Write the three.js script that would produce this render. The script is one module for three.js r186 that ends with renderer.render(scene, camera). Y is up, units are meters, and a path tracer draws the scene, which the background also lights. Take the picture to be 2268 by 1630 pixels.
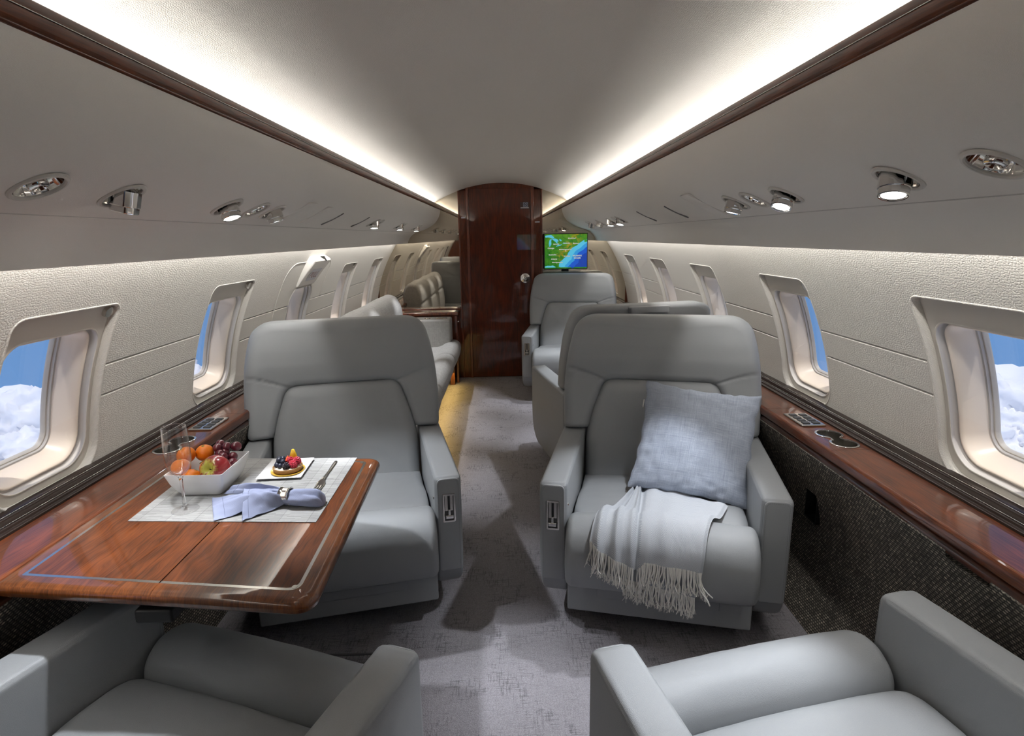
import * as THREE from 'three';
import { mergeGeometries, mergeVertices, toCreasedNormals } from 'three/addons/utils/BufferGeometryUtils.js';
import { RoundedBoxGeometry } from 'three/addons/geometries/RoundedBoxGeometry.js';
import { RectAreaLightUniformsLib } from 'three/addons/lights/RectAreaLightUniformsLib.js';
import { Brush, Evaluator, SUBTRACTION } from 'three-bvh-csg';
import { createNoise3D } from 'simplex-noise';

// ------------------------------------------------------------------ camera, sky, sun, exposure
const scene = new THREE.Scene();
const FOCAL = 1300, EYE = new THREE.Vector3(0.018, 1.36, 0);
const camera = new THREE.PerspectiveCamera(2 * Math.atan(815 / FOCAL) * 180 / Math.PI, 2268 / 1630, 0.02, 3000);
camera.position.copy(EYE);
{ // right, up and forward of the lens from the vanishing point of the cabin's long lines and the tilt of the horizon
  const f = new THREE.Vector3((1115 - 1134) / FOCAL, (525 - 815) / FOCAL, 1).normalize(), roll = 1.1 * Math.PI / 180;
  let up = new THREE.Vector3(0, -1, 0).addScaledVector(f, f.y).normalize();
  let rt = new THREE.Vector3().crossVectors(up, f); if (rt.x < 0) rt.negate();
  const r2 = rt.clone().multiplyScalar(Math.cos(roll)).addScaledVector(up, Math.sin(roll));
  const u2 = up.clone().multiplyScalar(Math.cos(roll)).addScaledVector(rt, -Math.sin(roll));
  // columns of M: image (right, down, forward) of world x, y, z
  const X = new THREE.Vector3(r2.x, u2.x, -f.x), Y = new THREE.Vector3(-r2.y, -u2.y, f.y), Z = new THREE.Vector3(-r2.z, -u2.z, f.z);
  camera.quaternion.setFromRotationMatrix(new THREE.Matrix4().makeBasis(X, Y, Z));
}
const renderer = new THREE.WebGLRenderer({ antialias: true });
renderer.toneMapping = THREE.LinearToneMapping;
renderer.toneMappingExposure = 1.0;
renderer.shadowMap.enabled = true;
RectAreaLightUniformsLib.init();

{ // high-altitude sky: deep blue overhead, paler at the horizon
  const w = 64, h = 64, d = new Float32Array(w * h * 4);
  for (let y = 0; y < h; y++) {
    const e = (y + 0.5) / h - 0.5, t = Math.pow(Math.min(1, Math.max(0, e * 2)), 0.5);
    const c = e < 0 ? [0.15, 0.33, 0.68] : [0.36 * (1 - t) + 0.05 * t, 0.52 * (1 - t) + 0.16 * t, 0.80 * (1 - t) + 0.50 * t];
    for (let x = 0; x < w; x++) d.set([...c, 1], (y * w + x) * 4);
  }
  const sky = new THREE.DataTexture(d, w, h, THREE.RGBAFormat, THREE.FloatType);
  sky.mapping = THREE.EquirectangularReflectionMapping; sky.magFilter = THREE.LinearFilter; sky.needsUpdate = true;
  scene.background = sky; scene.environment = sky;
}
const sun = new THREE.DirectionalLight(new THREE.Color(1, 0.96, 0.9), 2.8);
sun.position.set(0.6, 40, 7); sun.target.position.set(0, 0, -2); sun.castShadow = true;
sun.shadow.camera.left = -12; sun.shadow.camera.right = 12; sun.shadow.camera.top = 12; sun.shadow.camera.bottom = -12; sun.shadow.camera.far = 120;
scene.add(sun, sun.target);

// long hidden strips: [ceiling cove, wall wash] on both sides
const COVE = 49, WASH = 46, SPOT = 3.1, SOFA_GLOW = 24;
const coolWhite = new THREE.Color(1.0, 0.985, 0.94);
for (const s of [-1, 1]) {
  const L = 6.7, z = -2.3;
  const a = new THREE.RectAreaLight(coolWhite, COVE, L, 0.022); a.position.set(s * 0.650, 1.622, z); a.lookAt(s * 0.50, 1.790, z); a.castShadow = true; scene.add(a);
  const b = new THREE.RectAreaLight(new THREE.Color(1, 0.985, 0.955), WASH, L, 0.02); b.position.set(s * 0.925, 1.372, z); b.lookAt(s * 1.03, 1.22, z); b.castShadow = true; scene.add(b);
}
{ // warm strip under the sofa
  const l = new THREE.RectAreaLight(new THREE.Color(1, 0.66, 0.18), SOFA_GLOW, 2.4, 0.02); l.position.set(-0.478, 0.115, -4.2); l.lookAt(-0.470, 0, -4.2); l.castShadow = true; scene.add(l);
}

// ------------------------------------------------------------------ helpers
let seed = 7;
const rnd = () => { seed = (seed * 1664525 + 1013904223) >>> 0; return seed / 4294967296; };
const rr = (a, b) => a + (b - a) * rnd();
const noise = createNoise3D(rnd);
const fbm = (x, y, z, o = 4) => { let s = 0, a = 0.5, f = 1; for (let i = 0; i < o; i++) { s += a * noise(x * f, y * f, z * f); a *= 0.5; f *= 2.03; } return s; };
const clamp = (x, a = 0, b = 1) => Math.min(b, Math.max(a, x));
const smooth = (a, b, x) => { const t = clamp((x - a) / (b - a)); return t * t * (3 - 2 * t); };
const lerp = (a, b, t) => a + (b - a) * t;
const D = Math.PI / 180;
const V = (x, y, z) => new THREE.Vector3(x, y, z);

const taken = new Map();
const numbered = (n) => { const k = taken.get(n) ?? 0; taken.set(n, k + 1); return k ? n + '_' + String(k).padStart(3, '0') : n; };
function tag(o, label, category, group, kind) {
  if (label) o.userData.label = label;
  if (category) o.userData.category = category;
  if (group) o.userData.group = group;
  if (kind) o.userData.kind = kind;
  return o;
}
function mesh(name, geo, mat, parent = scene, label) {
  const g = Array.isArray(geo) ? merge(geo) : geo;
  const m = new THREE.Mesh(g, mat); m.name = parent === scene ? numbered(name) : name; m.castShadow = m.receiveShadow = true;
  if (parent !== scene) { const c = parent.userData.names ??= undefined; const used = parent.children.filter((q) => q.name === name || q.name.startsWith(name + '_')).length; if (used) m.name = name + '_' + String(used).padStart(3, '0'); delete parent.userData.names; }
  if (label) m.userData.label = label;
  parent.add(m); return m;
}
function thing(name, label, category, [x, y, z] = [0, 0, 0], turn = 0, group) {
  const o = new THREE.Group(); o.name = numbered(name); o.position.set(x, y, z); o.rotation.y = turn; scene.add(o);
  return tag(o, label, category, group);
}
function copyOf(src, label, [x, y, z], turn = 0, group) {
  const o = src.clone(); o.name = numbered(src.name.replace(/_\d{3}$/, '')); o.position.set(x, y, z); o.rotation.y = turn; scene.add(o);
  o.userData = { ...src.userData }; return tag(o, label, null, group);
}
function structure(name, label, parent = scene) { const o = new THREE.Group(); o.name = name; parent.add(o); taken.set(name, 1); return tag(o, label, null, null, 'structure'); }
function merge(list) {
  const l = list.map((g) => { const q = g.index ? g.toNonIndexed() : g; for (const k of Object.keys(q.attributes)) if (!['position', 'normal', 'uv'].includes(k)) q.deleteAttribute(k); if (!q.attributes.uv) boxUV(q); return q; });
  return l.length === 1 ? l[0] : mergeGeometries(l);
}
// uv in metres from the dominant axis; v runs along the grain axis where there is a choice
function boxUV(geo, grain = 'y') {
  const p = geo.attributes.position, n = geo.attributes.normal, uv = new Float32Array(p.count * 2), A = ['x', 'y', 'z'], G = A.indexOf(grain);
  const get = (at, i, k) => k === 0 ? at.getX(i) : k === 1 ? at.getY(i) : at.getZ(i);
  for (let i = 0; i < p.count; i += 3) {
    const w = [0, 1, 2].map((k) => Math.abs(get(n, i, k) + get(n, i + 1, k) + get(n, i + 2, k)));
    const d = w.indexOf(Math.max(...w)); let o = [0, 1, 2].filter((k) => k !== d); if (o[0] === G) o.reverse();
    for (let j = i; j < i + 3; j++) { uv[j * 2] = get(p, j, o[0]) + (d * 0.37); uv[j * 2 + 1] = get(p, j, o[1]); }
  }
  geo.setAttribute('uv', new THREE.BufferAttribute(uv, 2)); return geo;
}
function outward(geo) { // turn a closed surface's triangles outward
  const p = geo.attributes.position, ix = geo.index; let v = 0; const a = V(), b = V(), c = V();
  const n = ix ? ix.count : p.count, at = (i) => ix ? ix.getX(i) : i;
  for (let i = 0; i < n; i += 3) { a.fromBufferAttribute(p, at(i)); b.fromBufferAttribute(p, at(i + 1)); c.fromBufferAttribute(p, at(i + 2)); v += a.dot(b.cross(c)); }
  if (v < 0 && ix) { for (let i = 0; i < n; i += 3) { const t = ix.getX(i); ix.setX(i, ix.getX(i + 1)); ix.setX(i + 1, t); } geo.computeVertexNormals(); }
  return geo;
}
const nonIx = (g) => g.index ? g.toNonIndexed() : g;
function fin(geo, crease = 0.6, grain = 'y') { const g = toCreasedNormals(nonIx(geo), crease); return boxUV(g, grain); }
function finSmooth(geo, grain = 'y') { geo.computeVertexNormals(); const g = geo.index ? geo.toNonIndexed() : geo; return g.attributes.uv && grain === null ? g : boxUV(g, grain); }
function loft(rings, { closed = true, cap0 = false, cap1 = false, uv = null } = {}) {
  const n = rings[0].length, pos = [], ix = [], uvs = [];
  rings.forEach((r, i) => r.forEach((q, j) => { pos.push(q[0], q[1], q[2]); if (uv) uvs.push(...uv(i, j)); }));
  const m = closed ? n : n - 1;
  for (let i = 0; i < rings.length - 1; i++) for (let j = 0; j < m; j++) {
    const a = i * n + j, b = i * n + (j + 1) % n, c = a + n, d = b + n; ix.push(a, b, d, a, d, c);
  }
  const cap = (r, i0, flip) => { const k = pos.length / 3; let cx = 0, cy = 0, cz = 0; r.forEach((q) => { cx += q[0]; cy += q[1]; cz += q[2]; }); pos.push(cx / n, cy / n, cz / n); if (uv) uvs.push(0, 0); for (let j = 0; j < n; j++) flip ? ix.push(k, i0 + (j + 1) % n, i0 + j) : ix.push(k, i0 + j, i0 + (j + 1) % n); };
  if (cap0) cap(rings[0], 0, true);
  if (cap1) cap(rings[rings.length - 1], (rings.length - 1) * n, false);
  const g = new THREE.BufferGeometry(); g.setAttribute('position', new THREE.Float32BufferAttribute(pos, 3)); g.setIndex(ix);
  if (uv) g.setAttribute('uv', new THREE.Float32BufferAttribute(uvs, 2));
  g.computeVertexNormals(); return g;
}
const shapeOf = (pts) => { const s = new THREE.Shape(); pts.forEach((p, i) => i ? s.lineTo(p[0], p[1]) : s.moveTo(p[0], p[1])); s.closePath(); return s; };
// rounded polygon: [[x, y, r], ...]
function roundPoly(pts, seg = 6) {
  const out = [], n = pts.length;
  for (let i = 0; i < n; i++) {
    const p = pts[i], a = pts[(i + n - 1) % n], b = pts[(i + 1) % n], r = p[2] ?? 0;
    if (!r) { out.push([p[0], p[1]]); continue; }
    const ua = [a[0] - p[0], a[1] - p[1]], ub = [b[0] - p[0], b[1] - p[1]], la = Math.hypot(...ua), lb = Math.hypot(...ub);
    const da = Math.min(r, la * 0.49), db = Math.min(r, lb * 0.49), A = [p[0] + ua[0] / la * da, p[1] + ua[1] / la * da], B = [p[0] + ub[0] / lb * db, p[1] + ub[1] / lb * db];
    for (let k = 0; k <= seg; k++) { const t = k / seg, q = (1 - t) * (1 - t), w = 2 * t * (1 - t) * 1.0, e = t * t; out.push([A[0] * q + p[0] * w + B[0] * e, A[1] * q + p[1] * w + B[1] * e]); }
  }
  return out;
}
// profile in (x, y), swept along z from z0 to z1
function sweepZ(pts, z0, z1, bevel = 0, crease = 0.6, grain = 'z', holes = []) {
  const s = shapeOf(pts); holes.forEach((h) => s.holes.push(shapeOf(h)));
  const g = new THREE.ExtrudeGeometry(s, { depth: z1 - z0 - 2 * bevel, bevelEnabled: bevel > 0, bevelSize: bevel, bevelOffset: -bevel, bevelThickness: bevel, bevelSegments: 4, curveSegments: 8 });
  g.translate(0, 0, z0 + bevel); return fin(g, crease, grain);
}
// profile in (z, y), swept along x from x0 to x1
function sweepX(pts, x0, x1, bevel = 0, crease = 0.6, grain = 'y') {
  const g = new THREE.ExtrudeGeometry(shapeOf(pts), { depth: x1 - x0 - 2 * bevel, bevelEnabled: bevel > 0, bevelSize: bevel, bevelOffset: -bevel, bevelThickness: bevel, bevelSegments: 4 });
  g.rotateY(-Math.PI / 2); g.translate(x1 - bevel, 0, 0); return fin(g, crease, grain);
}
// profile in (x, -z), raised along y
function sweepY(pts, y0, y1, bevel = 0, crease = 0.6, grain = 'z', holes = []) {
  const s = shapeOf(pts.map((p) => [p[0], -p[1]])); holes.forEach((h) => s.holes.push(shapeOf(h.map((p) => [p[0], -p[1]]))));
  const g = new THREE.ExtrudeGeometry(s, { depth: y1 - y0 - 2 * bevel, bevelEnabled: bevel > 0, bevelSize: bevel, bevelOffset: -bevel, bevelThickness: bevel, bevelSegments: 4, curveSegments: 8 });
  g.rotateX(-Math.PI / 2); g.translate(0, y0 + bevel, 0); return fin(g, crease, grain);
}
function rbox(w, h, d, r, x = 0, y = 0, z = 0, grain = 'y') { const g = new RoundedBoxGeometry(w, h, d, 3, Math.min(r, w / 2.01, h / 2.01, d / 2.01)).toNonIndexed(); g.translate(x, y, z); return boxUV(g, grain); }
function box(w, h, d, x = 0, y = 0, z = 0, grain = 'y') { const g = new THREE.BoxGeometry(w, h, d).toNonIndexed(); g.translate(x, y, z); return boxUV(g, grain); }
function tube(pts, r, seg = 24, rad = 8, closed = false) { const g = new THREE.TubeGeometry(new THREE.CatmullRomCurve3(pts.map((p) => V(...p)), closed, 'catmullrom', 0.5), seg, r, rad, closed); return boxUV(g.toNonIndexed()); }
function lathe(pts, seg = 48) { return new THREE.LatheGeometry(pts.map((p) => new THREE.Vector2(p[0], p[1])), seg); }
const lathed = (pts, seg, crease = 0.7) => fin(outward(mergeVertices(stripUV(lathe(pts, seg)), 1e-6)), crease);
const stripUV = (g) => { g.deleteAttribute('uv'); g.deleteAttribute('normal'); return g; };
const csg = new Evaluator(); csg.attributes = ['position', 'normal']; csg.useGroups = false;
function subtract(geo, ...cuts) {
  const prep = (g) => { const q = g.clone(); q.deleteAttribute('uv'); return q; };
  let a = new Brush(prep(geo)); a.updateMatrixWorld();
  for (const c of cuts) { const b = new Brush(prep(c)); b.updateMatrixWorld(); a = csg.evaluate(a, b, SUBTRACTION); a.updateMatrixWorld(); }
  return a.geometry.index ? a.geometry.toNonIndexed() : a.geometry;
}

// ------------------------------------------------------------------ textures
function dataTex(w, h, fn, srgb = true) {
  const d = new Uint8Array(w * h * 4);
  for (let y = 0; y < h; y++) for (let x = 0; x < w; x++) { const c = fn(x / w, y / h, x, y), i = (y * w + x) * 4; d[i] = clamp(c[0]) * 255; d[i + 1] = clamp(c[1]) * 255; d[i + 2] = clamp(c[2]) * 255; d[i + 3] = 255; }
  const t = new THREE.DataTexture(d, w, h, THREE.RGBAFormat); t.wrapS = t.wrapT = THREE.RepeatWrapping; t.magFilter = THREE.LinearFilter; t.minFilter = THREE.LinearMipmapLinearFilter; t.generateMipmaps = true;
  if (srgb) t.colorSpace = THREE.SRGBColorSpace; t.needsUpdate = true; return t;
}
const tiled = (t, mx, my = mx) => { const c = t.clone(); c.repeat.set(1 / mx, 1 / my); c.needsUpdate = true; return c; }; // one tile spans mx by my metres
// noise that repeats over the unit square
const loop = (u, v, f, s, o = 3) => { const a = u * 2 * Math.PI, b = v * 2 * Math.PI, R = f / (2 * Math.PI); let t = 0, amp = 0.5, k = 1; for (let i = 0; i < o; i++) { t += amp * noise(R * k * Math.cos(a) + s, R * k * Math.sin(a) + R * k * Math.cos(b) * 1.01, R * k * Math.sin(b) + s * 1.7); amp *= 0.5; k *= 2; } return t; };
// pebbled leather grain: cells round jittered points
function pebble(n, size) {
  const pts = []; for (let j = 0; j < n; j++) for (let i = 0; i < n; i++) pts.push([(i + 0.5 + rr(-0.42, 0.42)) / n, (j + 0.5 + rr(-0.42, 0.42)) / n]);
  return dataTex(size, size, (u, v) => {
    const ci = Math.floor(u * n), cj = Math.floor(v * n); let d1 = 9, d2 = 9;
    for (let dj = -1; dj <= 1; dj++) for (let di = -1; di <= 1; di++) {
      const i = (ci + di + n) % n, j = (cj + dj + n) % n, q = pts[j * n + i]; let dx = Math.abs(q[0] - u), dy = Math.abs(q[1] - v); dx = Math.min(dx, 1 - dx); dy = Math.min(dy, 1 - dy);
      const d = Math.hypot(dx, dy) * n; if (d < d1) { d2 = d1; d1 = d; } else if (d < d2) d2 = d;
    }
    const h = smooth(0.0, 0.5, d2 - d1); return [h, h, h];
  }, false);
}
const pebbleTex = pebble(48, 512);
const woodTex = dataTex(1024, 1024, (u, v) => { // grain along v
  const warp = loop(u, v, 5, 3.1, 3) * 0.06;
  const band = loop(u + warp, v * 1, 7, 11, 2);
  const a = (u + warp * 0.55) * 2 * Math.PI;
  const streak = noise(Math.cos(a) * 9, Math.sin(a) * 9, Math.sin(v * 2 * Math.PI) * 0.7 + 4) * 0.55 + noise(Math.cos(a) * 26, Math.sin(a) * 26, Math.cos(v * 2 * Math.PI) * 1.4) * 0.35;
  const fine = noise(Math.cos(u * 2 * Math.PI) * 70, Math.sin(u * 2 * Math.PI) * 70, Math.sin(v * 2 * Math.PI) * 5) * 0.22 + noise(u * 420, v * 26, 5) * 0.14;
  const t = clamp(0.56 + streak * 0.30 + fine * 0.5 + band * 0.34), q = t * t * (3 - 2 * t);
  return [lerp(0.30, 0.58, q), lerp(0.165, 0.335, q), lerp(0.090, 0.170, q)];
});
const tweedTex = dataTex(512, 512, (u, v, x, y) => { // 32 x 32 woven cells
  const i = Math.floor(x / 16), j = Math.floor(y / 12), off = (j % 2) * 8, cx = ((x + off) % 16) / 16, cy = (y % 12) / 12, id = noise(Math.floor((x + off) / 16) * 3.1, j * 2.7, 1), thread = noise(Math.floor((x + off) / 16) * 1.3, 40, 3);
  const nub = smooth(0.5, 0.28, Math.hypot((cx - 0.5) * 0.95, (cy - 0.5) * 1.15)), dark = smooth(-0.2, 0.5, thread + 0.6 * noise(7, j * 0.9, 2));
  const k = clamp(nub * (0.42 + 0.30 * id + 0.12 * noise(x * 0.5, y * 0.5, 9)) * lerp(0.45, 1.1, 1 - dark * 0.55));
  return [0.25 + k * 0.80, 0.242 + k * 0.75, 0.228 + k * 0.68];
});
const tweedBump = dataTex(256, 256, (u, v, x, y) => { const X = x * 2, Y = y * 2, j = Math.floor(Y / 12), off = (j % 2) * 8, cx = ((X + off) % 16) / 16, cy = (Y % 12) / 12, h = smooth(0.55, 0.1, Math.hypot((cx - 0.5) * 0.95, (cy - 0.5) * 1.15)); return [h, h, h]; }, false);
function linen(base, amp, w = 512) { // slubby plain weave
  const wx = [], wy = []; for (let i = 0; i < w; i++) { wx.push(noise(i * 0.31, 0.5, 3) * 0.6 + noise(i * 1.9, 8.5, 3) * 0.5); wy.push(noise(i * 0.27, 2.5, 7) * 0.6 + noise(i * 1.7, 5.5, 7) * 0.5); }
  return dataTex(w, w, (u, v, x, y) => {
    const ux = wx[x] * (0.25 + 0.9 * noise(x * 0.4, y * 0.018, 1)), vy = wy[y] * (0.25 + 0.9 * noise(x * 0.018, y * 0.4, 5));
    const over = ((x >> 1) + (y >> 1)) % 2 ? ux : vy, k = amp * (0.95 * over + 0.12 * (ux + vy) + 0.16 * noise(x * 0.9, y * 0.9, 2) + 0.07 * loop(u, v, 6, 5, 2));
    return [base[0] + k, base[1] + k, base[2] + k * 0.92];
  });
}
const sofaTex = linen([0.60, 0.59, 0.575], 0.26), pillowTex = linen([0.615, 0.645, 0.70], 0.20);
const weaveBump = dataTex(128, 128, (u, v, x, y) => { const h = ((x >> 1) + (y >> 1)) % 2 ? 0.5 + 0.5 * Math.sin(x * Math.PI / 2 + 0.7) : 0.5 + 0.5 * Math.sin(y * Math.PI / 2 + 0.7), q = clamp(h * 0.6 + 0.2 + 0.25 * noise(x, y, 1)); return [q, q, q]; }, false);
const herringTex = dataTex(256, 256, (u, v, x, y) => { const b = Math.floor(x / 32), k = x % 32, s = (b % 2 ? y + k : y - k + 512) % 8, l = s < 4 ? 1 : 0, q = 0.02 * noise(x, y, 4); return [0.62 + l * 0.17 + q, 0.64 + l * 0.16 + q, 0.675 + l * 0.14 + q]; });
const carpetTex = dataTex(1024, 1024, (u, v, x, y) => { // short pile with broken dark scratches both ways
  const tuft = noise(x * 0.55, y * 0.55, 2) * 0.5 + noise(x * 0.23, y * 0.23, 8) * 0.35;
  const patch = smooth(-0.15, 0.30, loop(u, v, 6, 21, 3));
  const sx = smooth(0.30, 0.55, noise(x * 0.016, Math.floor(y / 3) * 0.83, 4)), sy = smooth(0.30, 0.55, noise(Math.floor(x / 3) * 0.83, y * 0.016, 14));
  const k = clamp(0.58 + tuft * 0.15 - (sx + sy) * 0.085 * (0.2 + 0.8 * patch));
  return [k * 0.99, k * 0.965, k * 1.0];
});
const carpetBump = dataTex(512, 512, (u, v, x, y) => { const h = 0.5 + 0.5 * (noise(x * 0.55, y * 0.55, 2) * 0.6 + noise(x * 0.2, y * 0.2, 3) * 0.4); return [h, h, h]; }, false);
const hash = (i, j) => { const q = Math.sin(i * 127.1 + j * 311.7) * 43758.5453; return q - Math.floor(q); };
const matTex = dataTex(512, 512, (u, v, x, y) => { // woven strips along u with broken dark gaps, set in a loose block grid
  const j = Math.floor(y / 8), i = Math.floor((x + hash(j, 3) * 512) / 64) % 8, row = y % 8, dash = hash(i + 8, j) < 0.10 ? 0.30 : hash(i, j + 9) < 0.5 ? 0.10 : 0.03, bx = Math.floor(x / 128), by = Math.floor((y + (bx % 2) * 64) / 128), edge = x % 128 < 3 ? 0.10 : 0;
  const k = 0.60 + (hash(i, j) - 0.5) * 0.07 + (hash(bx, by) - 0.5) * 0.07 - (row < 2 ? dash : 0) - edge + (hash(x, y) - 0.5) * 0.03; return [k, k * 0.995, k * 0.98];
});
const satinTex = dataTex(256, 256, (u, v) => { const k = 0.5 + loop(u, v, 10, 3, 4) * 0.7; return [k, k, k]; }, false);

// ------------------------------------------------------------------ materials
const std = (o) => new THREE.MeshStandardMaterial({ side: THREE.DoubleSide, ...o });
const phy = (o) => new THREE.MeshPhysicalMaterial({ side: THREE.DoubleSide, ...o });
const rgb = (r, g, b) => new THREE.Color().setRGB(r, g, b);
const M = {
  leather: phy({ color: rgb(0.292, 0.304, 0.314), roughness: 0.40, bumpMap: tiled(pebbleTex, 0.075), bumpScale: 0.0002, specularIntensity: 0.9 }),
  dome: std({ color: rgb(0.60, 0.565, 0.52), roughness: 0.62, bumpMap: tiled(pebbleTex, 0.16), bumpScale: 0.0003 }),
  panel: std({ color: rgb(0.80, 0.76, 0.70), roughness: 0.62, bumpMap: tiled(pebbleTex, 0.09), bumpScale: 0.00015 }),
  wallLeather: std({ color: rgb(0.63, 0.60, 0.55), roughness: 0.55, bumpMap: tiled(pebbleTex, 0.34), bumpScale: 0.00045 }),
  wallBack: std({ color: rgb(0.10, 0.10, 0.10), roughness: 0.9 }),
  reveal: phy({ color: rgb(0.92, 0.80, 0.67), roughness: 0.38, clearcoat: 0.25, clearcoatRoughness: 0.25 }),
  rim: std({ color: rgb(0.60, 0.56, 0.50), roughness: 0.45 }),
  seal: std({ color: rgb(0.60, 0.57, 0.54), roughness: 0.5 }),
  shade: std({ color: rgb(0.60, 0.565, 0.52), roughness: 0.45 }),
  pane: phy({ color: rgb(1, 1, 1), roughness: 0, transmission: 1, thickness: 0, ior: 1.45 }),
  wood: phy({ map: tiled(woodTex, 0.42, 0.9), color: rgb(0.58, 0.48, 0.36), roughness: 0.45, clearcoat: 0.75, clearcoatRoughness: 0.02, specularIntensity: 0.15 }),
  woodDark: phy({ map: tiled(woodTex, 0.36, 1.1), color: rgb(0.50, 0.33, 0.26), roughness: 0.4, clearcoat: 1, clearcoatRoughness: 0.03, specularIntensity: 0.4 }),
  woodEdge: phy({ map: tiled(woodTex, 0.2, 0.5), color: rgb(0.66, 0.60, 0.44), roughness: 0.35, clearcoat: 1, clearcoatRoughness: 0.03, specularIntensity: 0.4 }),
  lacquer: phy({ color: rgb(0.020, 0.011, 0.008), roughness: 0.35, clearcoat: 0.35, clearcoatRoughness: 0.10, specularIntensity: 0.2 }),
  chrome: std({ color: rgb(0.78, 0.77, 0.75), roughness: 0.07, metalness: 1 }),
  nickel: std({ color: rgb(0.62, 0.60, 0.56), roughness: 0.22, metalness: 1 }),
  inlay: std({ color: rgb(0.66, 0.65, 0.63), roughness: 0.18, metalness: 1 }),
  silver: std({ color: rgb(0.72, 0.70, 0.67), roughness: 0.10, metalness: 1 }),
  mirror: std({ color: rgb(0.63, 0.56, 0.45), roughness: 0.02, metalness: 1 }),
  black: std({ color: rgb(0.012, 0.012, 0.013), roughness: 0.5 }),
  darkGrey: std({ color: rgb(0.055, 0.055, 0.055), roughness: 0.5 }),
  tweed: std({ map: tiled(tweedTex, 0.40, 0.32), color: rgb(1.0, 0.97, 0.94), bumpMap: tiled(tweedBump, 0.20, 0.16), bumpScale: 0.0012, roughness: 0.95 }),
  carpet: std({ map: tiled(carpetTex, 1.15), bumpMap: tiled(carpetBump, 0.5), bumpScale: 0.003, roughness: 1 }),
  welt: std({ color: rgb(0.12, 0.113, 0.12), roughness: 1 }),
  sofa: std({ map: tiled(sofaTex, 0.34), bumpMap: tiled(weaveBump, 0.09), bumpScale: 0.0006, roughness: 0.95 }),
  pillow: std({ map: tiled(pillowTex, 0.40), bumpMap: tiled(weaveBump, 0.07), bumpScale: 0.0005, roughness: 0.95 }),
  throwCloth: std({ map: tiled(herringTex, 0.14), bumpMap: tiled(weaveBump, 0.07), bumpScale: 0.0005, roughness: 0.95 }),
  fringe: std({ color: rgb(0.86, 0.84, 0.79), roughness: 0.95 }),
  napkin: std({ color: rgb(0.27, 0.30, 0.43), bumpMap: tiled(weaveBump, 0.05), bumpScale: 0.0004, roughness: 0.95 }),
  mat: std({ map: tiled(matTex, 0.28, 0.28), roughness: 0.7 }),
  china: phy({ color: rgb(0.80, 0.80, 0.80), roughness: 0.16, clearcoat: 0.6, clearcoatRoughness: 0.05 }),
  glassSheet: phy({ color: rgb(1, 1, 1), roughness: 0, transmission: 1, thickness: 0, ior: 1.62 }),
  glass: phy({ color: rgb(1, 1, 1), roughness: 0, transmission: 1, thickness: 0.004, ior: 1.5 }),
  stitch: std({ color: rgb(0.20, 0.21, 0.215), roughness: 0.8 }),
  cloud: std({ color: rgb(0.88, 0.88, 0.90), roughness: 1 }),
  plate: std({ color: rgb(0.62, 0.585, 0.53), roughness: 0.4 }),
  label: std({ color: rgb(0.62, 0.62, 0.66), roughness: 0.35 }),
};
const glow = (c, k) => std({ color: rgb(0.9, 0.9, 0.9), emissive: c, emissiveIntensity: k, roughness: 0.5 });
M.lens = glow(rgb(1, 0.98, 0.95), 9);
M.strip = glow(rgb(1, 0.97, 0.92), 0.9);
M.warmStrip = glow(rgb(1, 0.74, 0.3), 0.8);

// ------------------------------------------------------------------ the shell: curved side walls with windows
const R = 1.225, YC = 0.60, ZA = -5.72, ZF = 1.25;
const vOf = (y) => R * Math.asin((y - YC) / R);
const bent = (u, v, n) => { const f = v / R; return [(R + n) * Math.cos(f), YC + (R + n) * Math.sin(f), u]; };
function flipTri(g) { // g is not indexed: turn every triangle over
  for (const k of Object.keys(g.attributes)) { const a = g.attributes[k], s = a.itemSize; for (let i = 0; i < a.count; i += 3) for (let c = 0; c < s; c++) { const t = a.array[(i + 1) * s + c]; a.array[(i + 1) * s + c] = a.array[(i + 2) * s + c]; a.array[(i + 2) * s + c] = t; } }
  return g;
}
function bendGeo(g0) { // (u, v, n) flat -> on the cylinder
  const g = g0.index ? g0.toNonIndexed() : g0.clone(), p = g.attributes.position, n = g.attributes.normal, uv = new Float32Array(p.count * 2);
  for (let i = 0; i < p.count; i++) {
    const u = p.getX(i), v = p.getY(i), d = p.getZ(i), f = v / R, c = Math.cos(f), s = Math.sin(f), [x, y, z] = bent(u, v, d);
    uv[2 * i] = u + d; uv[2 * i + 1] = v + d; p.setXYZ(i, x, y, z);
    const a = n.getX(i), b = n.getY(i), e = n.getZ(i); n.setXYZ(i, e * c - b * s, e * s + b * c, a);
  }
  g.setAttribute('uv', new THREE.BufferAttribute(uv, 2)); return flipTri(g);
}
function mirrorX(g0) { const g = g0.clone(), p = g.attributes.position, n = g.attributes.normal; for (let i = 0; i < p.count; i++) { p.setX(i, -p.getX(i)); n.setX(i, -n.getX(i)); } return flipTri(g); }
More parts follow.
